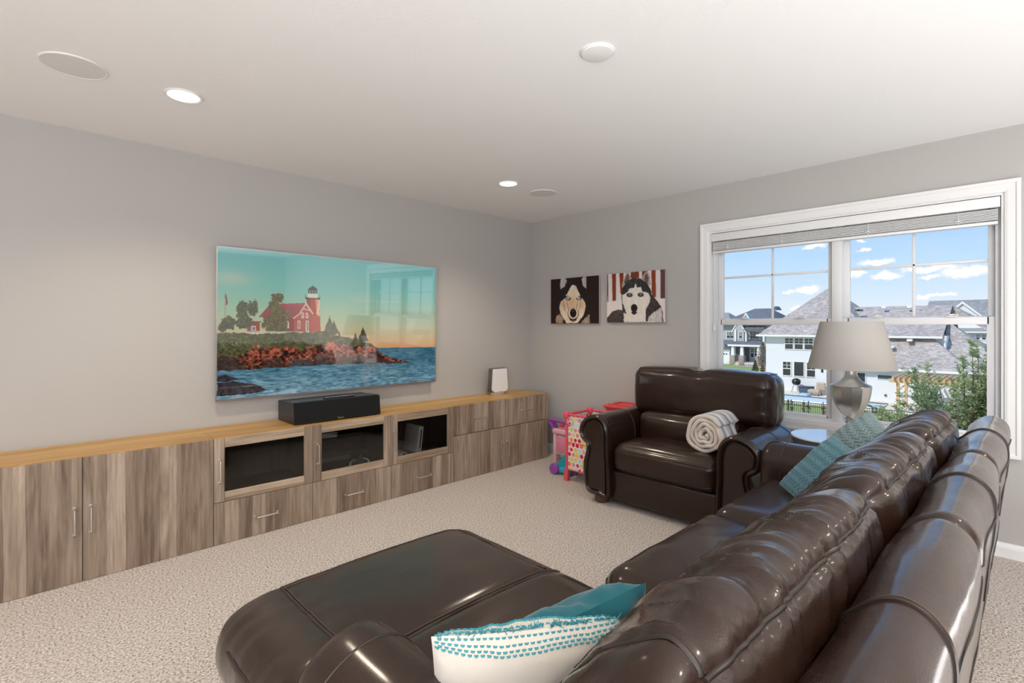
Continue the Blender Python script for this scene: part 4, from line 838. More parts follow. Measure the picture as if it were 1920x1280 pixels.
# white cushion with stitched teal front, leaning in the corner of the chaise
zd = Vector((.50, .72, .36)); wl = thing('throw_pillow', (-3.14, -2.96, .56), 'cream cushion with teal stitched border, standing in the chaise corner', 'cushion', 'cushions on the sofa')
Mw = basis((.82, -.57, .0), zd, (-3.155, -2.985, .556)); front_, back_ = pillow_grid(.37, .40, .14, 40, seed=2, pinch=.045)
MB().grid(place(back_, Mw)).build('linen_back', M_cream, wl, 180); MB().grid(place(front_, Mw)).build('woven_front', M_cream, wl, 180)
st = MB()
def on_pillow(g, a, b):
    n = g.shape[0]; i = (a + 1) / 2 * (n - 1); j = (b + 1) / 2 * (n - 1); i0, j0 = min(int(i), n - 2), min(int(j), n - 2); fi, fj = i - i0, j - j0
    return g[i0, j0] * (1 - fi) * (1 - fj) + g[i0 + 1, j0] * fi * (1 - fj) + g[i0, j0 + 1] * (1 - fi) * fj + g[i0 + 1, j0 + 1] * fi * fj
zl = np.array([0, 0, 1.])
ys = 1 if (Mw.to_3x3() @ Vector((0, 1, 0))).z > 0 else -1
for side, g, rows in ((-1, back_, np.linspace(.905, .985, 4)), (1, front_, np.linspace(.98, .1, 22))):
    for ri, r_ in enumerate(rows):
        off = .5 if ri % 2 else 0
        for q in range(30):
            a0 = -.97 + (q + off) * .065; a1 = a0 + .040
            if a1 > .98: continue
            pts = [on_pillow(g, a, ys * r_) + zl * side * hgt for a, hgt in ((a0, .0), (a0 + .008, .002), (a1 - .008, .002), (a1, .0))]
            st.tube(place(np.array(pts), Mw), [.0010, .0021, .0021, .0010], 5)
s_ = st.build('teal_stitching', M_tealth, wl, 60); s_['kind'] = 'stuff'
fz = MB()
for q in range(170):
    a = RNG.uniform(-.97, .97); p = on_pillow(front_, a, ys * .99); d = np.array([RNG.normal() * .008, ys * RNG.uniform(.004, .012), RNG.normal() * .006]); fz.tube(place(np.array([p, p + d * .6, p + d]), Mw), [.0014, .001, .0005], 3)
f_ = fz.build('fringe', M_tealth, wl, 60); f_['kind'] = 'stuff'
# teal velvet cushion
Mt = basis((.97, -.22, .02), (.12, .80, .58), (-2.915, -2.885, .515)); tl = thing('throw_pillow', (-2.75, -2.92, .5), 'plain teal velvet cushion behind the cream one on the chaise', 'cushion', 'cushions on the sofa')
A, B = pillow_grid(.46, .29, .13, 44, seed=9, pinch=.03, wr=.011, tex=lambda x, y, s: .012 * np.sin((x * 30 + y * 55) + 3 * np.sin(y * 20)) * np.exp(-((x + .05) / .20) ** 2)); MB().grid(place(A, Mt)).build('front', M_teal, tl, 180); MB().grid(place(B, Mt)).build('back', M_teal, tl, 180)
# scalloped blue and pale cushions at the far end
scal = lambda wx, wy, am: (lambda x, y, s: am * (np.abs(np.sin((y + .010 * np.sin(x * 2 * math.pi / wx)) * math.pi / wy)) - .5))
def textured(loc, xd, zd, w, h, lab, m, seed):
    t = thing('throw_pillow', loc, lab, 'cushion', 'cushions on the sofa'); M = basis(xd, zd, loc); A, B = pillow_grid(w, h, .14, 110, tex=scal(.042, .024, .009), seed=seed, pinch=.04, wr=.002)
    MB().grid(place(A, M)).build('ruched_front', m, t, 180); MB().grid(place(B, M)).build('ruched_back', m, t, 180)
textured((-1.17, -3.04, .605), (.60, -.70, .40), (-.62, .42, .66), .36, .36, 'dusty blue ruched cushion on the far seat, nearer of the two', M_blue, 14)
textured((-.80, -3.10, .715), (.35, -.80, .5), (-.70, .38, .55), .28, .28, 'smaller pale grey blue ruched cushion lying on the far sofa arm', M_pale, 15)

# ------------------------------------------------------------------ side table and lamp
tb = thing('side_table', (-.372, -2.866, 0), 'round glass topped side table between armchair and sofa', 'table')
MB().lathe([(0, .640), (.218, .640), (.222, .644), (.222, .648), (.218, .652), (0, .652)], (-.372, -2.866, 0), 56).build('glass_top', mat('painted_reflection_glass', (.62, .66, .66), .04, spec=.9, coat=1.), tb, 40)  # pale base colour stands in for window and sky reflected in the glass
MB().lathe([(.205, .612), (.214, .612), (.214, .639), (.205, .639)], (-.372, -2.866, 0), 48).build('rim', M_greyp, tb, 40)
for q in range(3):
    a = 2 * math.pi * q / 3 + .4; c, s = math.cos(a), math.sin(a); MB().tube([(-.372 + .2 * c, -2.866 + .2 * s, .625), (-.372 + .13 * c, -2.866 + .13 * s, .35), (-.372 + .2 * c, -2.866 + .2 * s, .0)], .011, 10).build('leg', M_greyp, tb, 60)
lx, ly = -.373, -2.963
lp = thing('table_lamp', (lx, ly, .652), 'nickel urn table lamp with tapered grey shade before the window', 'lamp')
c0 = (lx, ly, 0)
MB().bbox(lx - .062, lx + .062, ly - .062, ly + .062, .6525, .676, .003).build('plinth', M_nickel, lp, 30)
MB().lathe([(.058, .676), (.060, .690), (.050, .712), (.034, .728), (.027, .736), (.030, .740), (.022, .744), (.031, .751), (.031, .756), (.022, .761), (.033, .768), (.033, .773), (.022, .778), (.026, .782)], c0, 32).build('stem', M_nickel, lp, 40)
MB().lathe([(.026, .782), (.040, .792), (.060, .815), (.080, .850), (.094, .890), (.101, .930), (.104, .962)], c0, 12).build('urn', M_nickel, lp, 12)
MB().lathe([(.104, .962), (.105, .966), (.098, .972), (.075, .982), (.052, .998), (.037, 1.018), (.031, 1.040), (.029, 1.072), (.02, 1.08)], c0, 40).build('shoulder', M_nickel, lp, 40)
M_shade = mat('grey_linen_shade', (.62, .595, .565), .9, spec=.1, bump=(420., .12, .001))
kk = M_shade.node_tree; _b = next(n for n in kk.nodes if n.type == 'BSDF_PRINCIPLED'); _o = next(n for n in kk.nodes if n.type == 'OUTPUT_MATERIAL'); _t = kk.nodes.new('ShaderNodeBsdfTranslucent'); _t.inputs[0].default_value = (.75, .72, .68, 1); _m = kk.nodes.new('ShaderNodeMixShader'); _m.inputs[0].default_value = .35
kk.links.new(_b.outputs[0], _m.inputs[1]); kk.links.new(_t.outputs[0], _m.inputs[2]); kk.links.new(_m.outputs[0], _o.inputs[0])
MB().lathe([(.2225, 1.068), (.2235, 1.070), (.1575, 1.341), (.1565, 1.3425), (.1555, 1.341), (.2215, 1.070), (.2225, 1.068)], c0, 64, None, False).build('shade', M_shade, lp, 50)
MB().lathe([(.2205, 1.0715), (.1552, 1.3395)], c0, 64, None, False).build('added_bright_liner', mat('white_liner', (.88, .87, .85), .9), lp, 50)  # white liner added to brighten the shade's inside and the metal below
rg = MB().tube([(lx + .2225 * math.cos(a), ly + .2225 * math.sin(a), 1.069) for a in np.linspace(0, 2 * math.pi, 64, endpoint=False)], .0022, 6, True); rg.tube([(lx + .1565 * math.cos(a), ly + .1565 * math.sin(a), 1.342) for a in np.linspace(0, 2 * math.pi, 64, endpoint=False)], .0018, 6, True); rg.build('shade_trim', M_shade, lp, 60)
hp = MB().tube([(lx, ly, 1.075), (lx, ly, 1.30)], .006, 8)
for q in range(3): a = 2 * math.pi * q / 3; hp.tube([(lx, ly, 1.30), (lx + .157 * math.cos(a), ly + .157 * math.sin(a), 1.338)], .002, 5)
hp.build('harp', M_nickel, lp, 60)

# ------------------------------------------------------------------ toys in the corner behind the armchair
M_pink = mat('hot_pink_plastic', (.72, .09, .14), .4); M_lpink = mat('light_pink_plastic', (.80, .42, .50), .45); M_purple = mat('purple_plastic', (.28, .07, .38), .4); M_aqua = mat('turquoise_plastic', (.02, .40, .50), .4); M_red = mat('coral_red_plastic', (.72, .09, .10), .4)
M_fab = colattr_mat('dotted_fabric', .8, spec=.15)
def dots(nu, nv, w, h, seed):
    rg_ = np.random.default_rng(seed); u, v = np.meshgrid(np.linspace(0, w, nu), np.linspace(0, h, nv), indexing='ij'); I = np.zeros((nu, nv, 3)) + np.array([236, 224, 228.]); pal = [(206, 34, 56), (226, 124, 60), (196, 206, 96), (176, 208, 216), (226, 196, 70), (208, 130, 160), (206, 34, 56)]
    r = .0185; k_ = 0
    for i in range(int(w / .044) + 2):
        for j in range(int(h / .044) + 2):
            cx = i * .044 + (.022 if j % 2 else 0); cy = j * .042; k_ += 1; c = pal[rg_.integers(len(pal))]
            if rg_.random() < .10:
                a = np.arctan2(v - cy, u - cx); m = np.hypot(u - cx, v - cy) < r * (.62 + .38 * np.cos(a * 5)); put(I, m, (205, 60, 90)); put(I, np.hypot(u - cx, v - cy) < r * .3, (240, 200, 80))
            else:
                rr = r * rg_.uniform(.8, 1.); put(I, np.hypot(u - cx, v - cy) < rr, c); put(I, np.hypot(u - cx, v - cy) < rr * .72, np.minimum(np.array(c) * 1.1, 255))
    return I
cr = thing('doll_playpen', (-.45, -1.08, 0), 'pink framed toy playpen with bright dotted fabric beside the armchair', 'toy')
cx0, cx1, cy0, cy1, ch_ = -.53, -.205, -1.22, -.93, .565
def panel(p0, du, dv, w, h, seed):
    n = int(w * 230); mm = int(h * 230); U, V = np.meshgrid(np.linspace(0, 1, n), np.linspace(0, 1, mm), indexing='ij'); P = np.array(p0)[None, None] + U[..., None] * np.array(du) * w + V[..., None] * np.array(dv) * h
    nrm_ = np.cross(du, dv); P = P + nrm_ * (.004 * np.sin(U * math.pi) * np.sin(V * math.pi))[..., None]; printed('fabric_panel', P, dots(n, mm, w, h, seed), M_fab, cr)
panel((cx0 + .002, cy0, ch_), (0, 1, 0), (0, 0, -1), cy1 - cy0, .47, 1); panel((cx0, cy1 + .001, ch_), (1, 0, 0), (0, 0, -1), cx1 - cx0, .47, 2); panel((cx1, cy0, ch_), (0, 1, 0), (0, 0, -1), cy1 - cy0, .47, 3); panel((cx0, cy0, ch_), (1, 0, 0), (0, 0, -1), cx1 - cx0, .47, 4)
for x in (cx0, cx1):
    for y in (cy0, cy1):
        MB().tube([(x, y, .09), (x, y, ch_)], .012, 10).build('post', M_pink, cr, 60); MB().bbox(x - .026, x + .026, y - .026, y + .026, ch_ - .035, ch_ + .022, .012, 3).build('corner_cap', M_pink, cr, 40)
        MB().prism([(x - .02, y - .02, 0), (x + .02, y - .02, 0), (x + .012, y - .02, .10), (x - .012, y - .02, .10)], (0, .04, 0)).build('foot', M_pink, cr, 0)
for a, b in (((cx0, cy0), (cx0, cy1)), ((cx0, cy1), (cx1, cy1)), ((cx1, cy0), (cx1, cy1)), ((cx0, cy0), (cx1, cy0))):
    MB().tube([(*a, ch_), (*b, ch_)], .011, 8).tube([(*a, .33), (*b, .33)], .004, 6).tube([(*a, .096), (*b, .096)], .006, 6).build('rail', M_pink, cr, 60)
MB().tube([(cx0 - .012, cy1 - .045 + .03 * math.cos(a), ch_ - .055 + .03 * math.sin(a)) for a in np.linspace(0, 2 * math.pi, 20, endpoint=False)], .004, 6, True).build('hanging_ring', M_lpink, cr, 60)
dh = thing('doll_high_chair', (-.08, -.60, 0), 'small pink doll feeding chair with purple handle by the cabinet corner', 'toy')
for y in (-.50, -.72): MB().bbox(-.20, -.13, y - .018, y + .018, 0, .30, .008).bbox(-.06, .0, y - .018, y + .018, 0, .30, .008).build('leg_frame', M_lpink, dh, 30)
MB().bbox(-.195, -.0, -.70, -.52, .09, .28, .012).build('fabric_side', mat('grey_print_cloth', (.55, .52, .52), .8, vary=((60, 60, 60), .5)), dh, 30)
MB().bbox(-.21, .0, -.745, -.475, .285, .335, .015, 3).build('tray', M_lpink, dh, 40); MB().bbox(-.212, -.19, -.66, -.54, .12, .27, .01).build('front_pouch', mat('pink_cloth', (.75, .25, .36), .8), dh, 40)
MB().tube(catmull([(-.16, -.47, .30), (-.18, -.44, .37), (-.19, -.43, .405), (-.19, -.48, .415), (-.19, -.62, .405), (-.19, -.76, .40), (-.18, -.77, .36), (-.16, -.75, .31)], 6, False), .015, 10).build('handle', M_purple, dh, 60)
MB().prism([(-.19, -.445, .40), (-.15, -.475, .27), (-.15, -.52, .27), (-.19, -.48, .40)], (.03, 0, 0)).build('handle_bracket', M_purple, dh, 0)
MB().tube(catmull([(-.1, -.5, .34), (-.1, -.58, .40), (-.1, -.68, .41), (-.1, -.72, .34)], 5, False), .02, 8).build('doll_blanket', M_red, dh, 60)
tw = thing('toy_walker', (-.42, -.80, 0), 'turquoise toy walker base with purple wheel on the carpet', 'toy')
MB().prism([(-.47, -.735, .03), (-.47, -.76, .10), (-.43, -.87, .22), (-.40, -.92, .23), (-.36, -.92, .03)], (.06, 0, 0)).bbox(-.46, -.40, -.90, -.76, .02, .07, .015, 3).build('body', M_aqua, tw, 40)
MB().lathe([(.015, -.022), (.042, -.022), (.048, -.014), (.048, .014), (.042, .022), (.015, .022)], (-.465, -.735, .048), 24, Matrix.Rotation(R(90), 4, 'Y')).build('wheel', M_purple, tw, 40)
MB().lathe([(.015, -.02), (.042, -.02), (.048, 0), (.042, .02), (.015, .02)], (-.36, -.88, .048), 24, Matrix.Rotation(R(90), 4, 'Y')).build('wheel', M_purple, tw, 40)
rt_ = thing('toy_table', (-.02, -1.32, 0), 'coral red plastic toy table top against the wall behind the armchair', 'toy')
MB().bbox(-.088, .125, -1.45, -.985, .575, .612, .014, 3).build('table_top', M_red, rt_, 40); MB().bbox(-.075, .11, -1.43, -1.005, .55, .58, .008).build('apron', M_red, rt_, 30)
for x in (-.05, .09):
    for y in (-1.41, -1.03): MB().tube([(x, y, 0), (x, y, .56)], .018, 10).build('leg', M_red, rt_, 60)
bs = MB().bbox(-.08, -.06, -1.40, -1.03, .611, .622, .004).bbox(.095, .115, -1.40, -1.03, .611, .622, .004).bbox(-.06, .095, -1.06, -1.03, .611, .620, .004)
bs.build('raised_rim', M_red, rt_, 30)
# ------------------------------------------------------------------ outside: yards and neighbouring houses
GZ = -4.6
def roofmat(name, a, b, c):
    m = bpy.data.materials.new(name); m.use_nodes = True; k = NT(m.node_tree); co = k.n('ShaderNodeTexCoord').outputs['Object']
    n1 = k.noise(k.mapping(co, (2.2, 2.2, 7.)), 1., 3, .7); n2_ = k.noise(co, .5, 2); n3 = k.noise(k.mapping(co, (5, 5, 14)), 1., 2, .6)
    cc = k.ramp(k.math('ADD', k.math('MULTIPLY', n1, .5), k.math('ADD', k.math('MULTIPLY', n3, .35), k.math('MULTIPLY', n2_, .15))), [(.36, lin(a)), (.5, lin(b)), (.64, lin(c))])
    bb = k.n('ShaderNodeBsdfPrincipled', ins={'Base Color': cc, 'Roughness': .95, 'Specular IOR Level': .1}); k.t.links.new(bb.outputs[0], k.n('ShaderNodeOutputMaterial').inputs[0]); return m
M_roof = roofmat('weathered_brown_shingles', '8d827c', 'aea49d', 'cbc3bc'); M_roofg = roofmat('grey_shingles', '7d7c7c', '929190', 'a9a7a5'); M_roofd = roofmat('dark_slate_shingles', '5c5f66', '6c6f76', '7e8188')
def siding(name, c, pitch=.18, dep=.02):
    m = bpy.data.materials.new(name); m.use_nodes = True; k = NT(m.node_tree); co = k.n('ShaderNodeTexCoord').outputs['Object']; z = k.n('ShaderNodeSeparateXYZ', ins={0: co}).outputs[2]
    fr = k.math('FRACT', k.math('DIVIDE', z, pitch)); b = k.n('ShaderNodeBsdfPrincipled', ins={'Base Color': lin(c) + (1,), 'Roughness': .6, 'Specular IOR Level': .2})
    bp = k.n('ShaderNodeBump', ins={'Strength': .5, 'Distance': dep, 'Height': k.math('SUBTRACT', 1., fr)}); k.t.links.new(bp.outputs[0], b.inputs['Normal']); k.t.links.new(b.outputs[0], k.n('ShaderNodeOutputMaterial').inputs[0]); return m
M_sid = siding('white_siding', 'e0e0de'); M_sidg = siding('grey_siding', 'b2b2b1'); M_hw = mat('white_house_trim', lin('f0efec'), .5); M_hglass = mat('house_window_glass', (.035, .042, .05), .06, spec=.8); M_htrim = mat('cream_window_frame', lin('e6dfd2'), .5)
M_stone = mat('stone_veneer', lin('a2968c'), .9, vary=((5, 5, 5), .5)); M_hdoor = mat('dark_house_door', lin('4a4c58'), .5)
def house_window(parent, X, y0, y1, z0, z1, grid_=True, fm=None):
    """framed window on a wall facing -x, its panes recessed"""
    f = .07; y0, y1 = sorted((y0, y1)); mb = MB(); mb.box(X - .06, X + .02, y0 - f, y0, z0 - f, z1 + f).box(X - .06, X + .02, y1, y1 + f, z0 - f, z1 + f).box(X - .06, X + .02, y0, y1, z0 - f, z0).box(X - .06, X + .02, y0, y1, z1, z1 + f)
    zm = (z0 + z1) / 2
    if grid_:
        mb.box(X - .05, X + .02, y0, y1, zm - .035, zm + .035); ym = (y0 + y1) / 2; mb.box(X - .035, X + .02, ym - .02, ym + .02, zm, z1).box(X - .035, X + .02, y0, y1, (zm + z1) / 2 - .02, (zm + z1) / 2 + .02)
    w = mb.build('window', fm or M_htrim, parent, 0); MB().box(X - .02, X + .015, y0, y1, z0, z1).build('pane', M_hglass, w, 0); return w
def slab(pts, th, name, m, parent):       # thin solid from a planar polygon
    P = [Vector(p) for p in pts]; n = (P[1] - P[0]).cross(P[2] - P[0]).normalized(); n = n if n.z > 0 else -n
    return MB().prism([p - n * th for p in P], tuple(n * th)).build(name, m, parent, 0)
g = S(MB().box(1.2, 240, -120, 160, GZ - .3, GZ), 'ground', mat('dry_lawn', lin('a3a06f'), .95, vary=((.4, .4, .4), .35)))
M_grass = mat('green_grass', lin('8d9c58'), .95, vary=((3, 3, 3), .4), bump=(12., .5, .05)); M_patio = mat('patio_concrete', lin('d9d0c2'), .9, vary=((.8, .8, .8), .1)); M_road = mat('bare_earth', lin('d8bd94'), .95, vary=((.6, .6, .6), .25))
S(MB().box(31.8, 39.0, -4, 24, GZ, GZ + .02), 'lawn_strip', M_grass); S(MB().box(39.0, 47.5, -4, 15.2, GZ, GZ + .05), 'patio', M_patio)
S(MB().box(60, 66.5, 18, 60, GZ, GZ + .02), 'earth_strip', M_road); S(MB().box(66.5, 77.5, 18, 50, GZ, GZ + .03), 'front_lawn', M_grass)
S(MB().prism([(66, 31, GZ + .05), (66, 33, GZ + .05), (76.5, 30.4, GZ + .05), (76.5, 29.2, GZ + .05)], (0, 0, .03)), 'front_path', M_patio)
pl = thing('swimming_pool', (41.2, 8, GZ), 'pale blue covered swimming pool set in the patio behind the fence', 'pool')
MB().box(39.9, 42.5, 3.9, 13, GZ + .04, GZ + .10).build('coping', M_hw, pl, 0); MB().box(40.1, 42.3, 4.1, 12.8, GZ + .09, GZ + .13).build('cover', mat('pale_blue_cover', lin('c3d3da'), .5), pl, 0); MB().box(42.42, 42.56, 3.9, 13, GZ + .06, GZ + .2).build('cover_edge', mat('grey_edge', (.16, .17, .18), .7), pl, 0)

# white two-storey house with its garage wing
HX = 46.8
h = thing('white_house', (52, 6, GZ), 'large white two storey house with weathered brown roofs', 'house')
MB().box(HX, 59, .96, 14.0, GZ, .60).build('wall', M_sid, h, 0)
slab([(46.25, 14.65, .50), (46.25, 5.6, .50), (53, 10.24, 5.17)], .12, 'roof_slope', M_roof, h); slab([(46.25, 14.65, .50), (53, 10.24, 5.17), (59.6, 14.65, .50)], .12, 'roof_slope', M_roof, h); slab([(46.25, 5.6, .50), (59.6, 5.6, .50), (53, 10.24, 5.17)], .12, 'roof_slope', M_roof, h); slab([(59.6, 5.6, .5), (59.6, 14.65, .5), (53, 10.24, 5.17)], .12, 'roof_slope', M_roof, h)
slab([(46.25, 7.2, .50), (46.25, 1.15, .50), (53, 1.15, 3.15), (53, 8.2, 3.15)], .12, 'roof_slope', M_roof, h); slab([(53, 8.2, 3.15), (53, 1.15, 3.15), (59.6, 1.15, .5), (59.6, 7.2, .5)], .12, 'roof_slope', M_roof, h); slab([(53, 2.0, 3.1), (53, 1.15, 3.12), (59.6, -3.0, .2), (52.5, -1.2, 1.0)], .12, 'roof_slope', M_roof, h)
MB().box(46.2, 46.34, 1.15, 14.7, .40, .56).build('gutter', M_hw, h, 0); MB().box(46.3, HX, 1.15, 14.65, .38, .44).build('soffit', M_hw, h, 0); MB().box(46.5, 46.62, .98, 1.10, -1.0, .42).build('downspout', M_hw, h, 0)
yw = [(at(1472.5, 640, HX)[1], at(1487, 640, HX)[1]), (at(1490.5, 640, HX)[1], at(1505.5, 640, HX)[1]), (at(1509, 640, HX)[1], at(1524, 640, HX)[1])]
for a, b in yw: house_window(h, HX, a, b, -.73, .24)
for (pa, pb), gr in (((1468.5, 1482.5), True), ((1489.5, 1507), False), ((1513.5, 1528.5), True)): house_window(h, HX, at(pa, 690, HX)[1], at(pb, 690, HX)[1], -3.15, -1.93 if gr else -1.90, gr)
MB().box(HX - 1.1, HX, 8.2, 9.5, GZ, -2.0).build('bump_out', M_sid, h, 0); MB().bbox(HX - 1.16, HX - 1.1, 8.95, 9.1, -2.62, -2.35, .02).build('wall_lantern', M_black, h, 30)
MB().box(44.5, 54, -.4, 7.0, GZ, -1.85).build('garage_wall', M_sid, h, 0); MB().box(44.5, 54, -2.7, -.4, GZ, -1.9).build('garage_wall', M_sid, h, 0)
slab([(44.05, 7.3, -1.93), (44.05, -.75, -1.93), (HX, 1.75, .38), (HX, 7.3, .38)], .12, 'roof_slope', M_roof, h); slab([(44.05, -.75, -1.93), (54, -.75, -1.93), (54, 1.75, .38), (HX, 1.75, .38)], .12, 'roof_slope', M_roof, h)
slab([(44.4, 1.2, -1.95), (44.4, -3.0, -1.95), (50, .95, 1.52), (50, 1.2, 1.52)], .12, 'roof_slope', M_roof, h); slab([(44.4, -3.0, -1.95), (56, -3.0, -1.95), (50, .95, 1.52)], .12, 'roof_slope', M_roof, h)
MB().box(43.98, 44.10, -.8, 7.3, -2.08, -1.90).build('gutter', M_hw, h, 0); MB().box(44.30, 44.42, -3.1, -.8, -2.1, -1.92).build('gutter', M_hw, h, 0)
w = MB().box(44.44, 44.52, 3.93, 4.92, -2.80, -2.44).build('window', M_hw, h, 0); MB().box(44.43, 44.5, 3.98, 4.87, -2.76, -2.48).build('pane', mat('green_tinted_glass', (.06, .09, .085), .1), w, 0)
house_window(h, 44.5, 5.7, 6.6, -3.4, -2.4, False); MB().bbox(44.42, 44.5, 4.3, 4.45, -4.1, -3.95, .01).build('outdoor_socket', M_greyp, h, 30)
MB().box(44.47, 44.5, -2.6, -1.0, GZ, -2.4).build('garage_panel', M_hw, h, 0)
for px, py, X in ((1658, 577, 51.5), (1706, 576, 51.5), (1706, 638.5, 46.1), (1672, 651, 45.5), (1609, 582, 50), (1613, 582, 50)):
    p = at(px, py, X); MB().bbox(X - .25, X + .3, p[1] - .17, p[1] + .17, p[2] - .06, p[2] + .12, .03).build('roof_vent', M_hw if py != 582 else M_greyp, h, 30)

# house beyond on the right
h2 = thing('gabled_house', (77, 0, GZ), 'white house with grey roof and front gable, far right', 'house')
MB().box(76, 88, -6, 5.4, GZ, 2.5).build('wall', M_sid, h2, 0); slab([(74.6, 5.75, 2.1), (74.6, -6.4, 2.1), (80, -6.4, 4.6), (80, 5.75, 4.6)], .15, 'roof_slope', M_roofg, h2); slab([(80, 5.75, 4.6), (80, -6.4, 4.6), (88, -6.4, 2.1), (88, 5.75, 2.1)], .15, 'roof_slope', M_roofg, h2)
MB().prism([(74.2, 3.75, 2.5), (74.2, .45, 2.5), (74.2, 2.09, 4.12)], (3.5, 0, 0)).build('gable', M_sid, h2, 0)
for a, b in (((3.95, 2.35), (2.09, 4.22)), ((.25, 2.35), (2.09, 4.22))): MB().prism([(74.0, a[0], a[1]), (74.0, b[0], b[1]), (74.0, b[0], b[1] - .26), (74.0, a[0] + (.22 if a[0] < 2 else -.22), a[1])], (.4, 0, 0)).build('bargeboard', M_hw, h2, 0)
MB().bbox(74.15, 74.25, 1.95, 2.3, 2.55, 2.75, .02).build('gable_vent', M_greyp, h2, 0)
MB().box(74.2, 76, -6, 5.4, 1.1, 2.3).build('fascia', M_hw, h2, 0); slab([(72.6, 2.6, .75), (72.6, -6.4, .75), (75, -6.4, 1.35), (75, 3.2, 1.35)], .1, 'lower_roof', M_roofg, h2)
MB().box(73, 80, -6, 2.0, GZ, .7).build('lower_wall', M_sid, h2, 0); MB().box(72.5, 72.62, -6.4, 2.6, .60, .76).build('gutter', M_hw, h2, 0)
for a, b in ((1830.5, 1837), (1841.5, 1848.5)): house_window(h2, 73, at(a, 630, 73)[1], at(b, 630, 73)[1], -.12, .36, True, M_hw)
slab([(71.2, 1.6, -1.7), (71.2, -6.4, -1.7), (73, -6.4, -.95), (73, 1.0, -.95)], .1, 'lower_roof', M_roofg, h2)
MB().prism([(72.9, 4.3, 2.35), (72.9, 3.95, 2.35), (72.9, 2.1, .72), (72.9, 2.5, .72)], (.5, 0, 0)).build('bargeboard', M_hw, h2, 0)

# grey house far left
GXh = 78.0
h3 = thing('grey_house', (82, 28, GZ), 'grey craftsman house with front porch and dark roof, far left', 'house')
Yp = lambda px, X=GXh: at(px, 620, X)[1]
Zp = lambda py, X=GXh, px=1390: at(px, py, X)[2]
ya, yb = 31.6, 23.9
MB().box(GXh, 90, yb, ya, GZ, 2.0).build('wall', M_sidg, h3, 0)
slab([(77.2, 32.2, 1.7), (77.2, 23.2, 1.7), (83, 26.0, 4.25), (83, 28.4, 4.25)], .15, 'roof_slope', M_roofd, h3); slab([(77.2, 23.2, 1.7), (90, 23.2, 1.7), (83, 26.0, 4.25)], .15, 'roof_slope', M_roofd, h3); slab([(77.2, 32.2, 1.7), (83, 28.4, 4.25), (90, 32.2, 1.7)], .15, 'roof_slope', M_roofd, h3)
MB().prism([(84, 26.1, 4.0), (84, 25.2, 4.0), (84, 25.6, 4.6)], (2, 0, 0)).build('ridge_gable', M_roofd, h3, 0)
def gable_bay(X, y0, y1, zb, ze, zt, wallm):
    ym = (y0 + y1) / 2; MB().prism([(X, y0, zb), (X, y1, zb), (X, y1, ze), (X, ym, zt), (X, y0, ze)], (2.5, 0, 0)).build('bay', wallm, h3, 0)
    for a, b in (((y0 + .25 * (1 if y0 > y1 else -1), ze - .15), (ym, zt + .1)), ((y1 + .25 * (1 if y1 > y0 else -1), ze - .15), (ym, zt + .1))): MB().prism([(X - .12, a[0], a[1]), (X - .12, b[0], b[1]), (X - .12, b[0], b[1] - .28), (X - .12, a[0] - .0, a[1] - .28)], (.3, 0, 0)).build('bargeboard', M_hw, h3, 0)
gable_bay(77.2, Yp(1379), Yp(1399), -1.1, .75, 2.3, M_sidg); gable_bay(76.8, Yp(1396.5), Yp(1412), 2.1, 2.15, 3.35, M_sidg)
for pa, pb, X, n in ((1362.5, 1376.5, 78, 2), (1385.5, 1392, 77.2, 1), (1407, 1424, 78, 2)):
    q = np.linspace(pa, pb, n + 1)
    for i in range(n): house_window(h3, X, at(q[i] + .5, 628, X)[1], at(q[i + 1] - .5, 628, X)[1], Zp(634, X), Zp(622.5, X), True, M_hw)
for p in (1379, 1399, 1432): y = Yp(p, 77.1); MB().box(77.0, 77.3, y - .12, y + .12, -1.0, .9).build('corner_trim', M_hw, h3, 0)
MB().box(77.0, 77.3, Yp(1402), Yp(1434), .62, .86).build('eave_trim', M_hw, h3, 0); slab([(76.4, Yp(1401), .85), (76.4, Yp(1437), .85), (78.2, Yp(1435), 1.45), (78.2, Yp(1402), 1.45)], .1, 'lower_roof', M_roofd, h3)
PX = 75.6
slab([(PX - .4, Yp(1365, PX), -1.45), (PX - .4, Yp(1431, PX), -1.45), (78, Yp(1424), -.75), (78, Yp(1382), -.75)], .12, 'porch_roof', M_roofd, h3); MB().box(PX - .4, PX - .25, Yp(1366, PX), Yp(1430, PX), -1.72, -1.44).build('porch_beam', M_hw, h3, 0)
for p in (1374.5, 1391.5, 1423):
    y = Yp(p, PX); c = MB().prism([(PX - .2, y - .26, -3.1), (PX - .2, y + .26, -3.1), (PX - .2, y + .18, -1.6), (PX - .2, y - .18, -1.6)], (.4, 0, 0)).build('porch_column', M_hw, h3, 0); MB().bbox(PX - .4, PX + .4, y - .4, y + .4, GZ, -3.1, .05).build('stone_pier', M_stone, c, 30)
MB().box(77.8, 78.02, Yp(1381), Yp(1388.5), -4.2, -1.95).build('front_door', M_hdoor, h3, 0); MB().box(77.85, 78.02, Yp(1378.5), Yp(1380), -4.2, -1.9).build('door_trim', M_hw, h3, 0); MB().box(77.9, 78.02, Yp(1395.5), Yp(1405), -4.2, -1.95).build('dark_panel', M_hdoor, h3, 0)
house_window(h3, 78, at(1407.5, 655, 78)[1], at(1413.5, 655, 78)[1], -3.45, -2.05, True, M_hw); house_window(h3, 78, at(1415.5, 655, 78)[1], at(1421.5, 655, 78)[1], -3.45, -2.05, True, M_hw)
MB().box(PX - .3, 78, Yp(1366, PX), Yp(1432, PX), GZ, -4.15).build('porch_deck', M_patio, h3, 0)
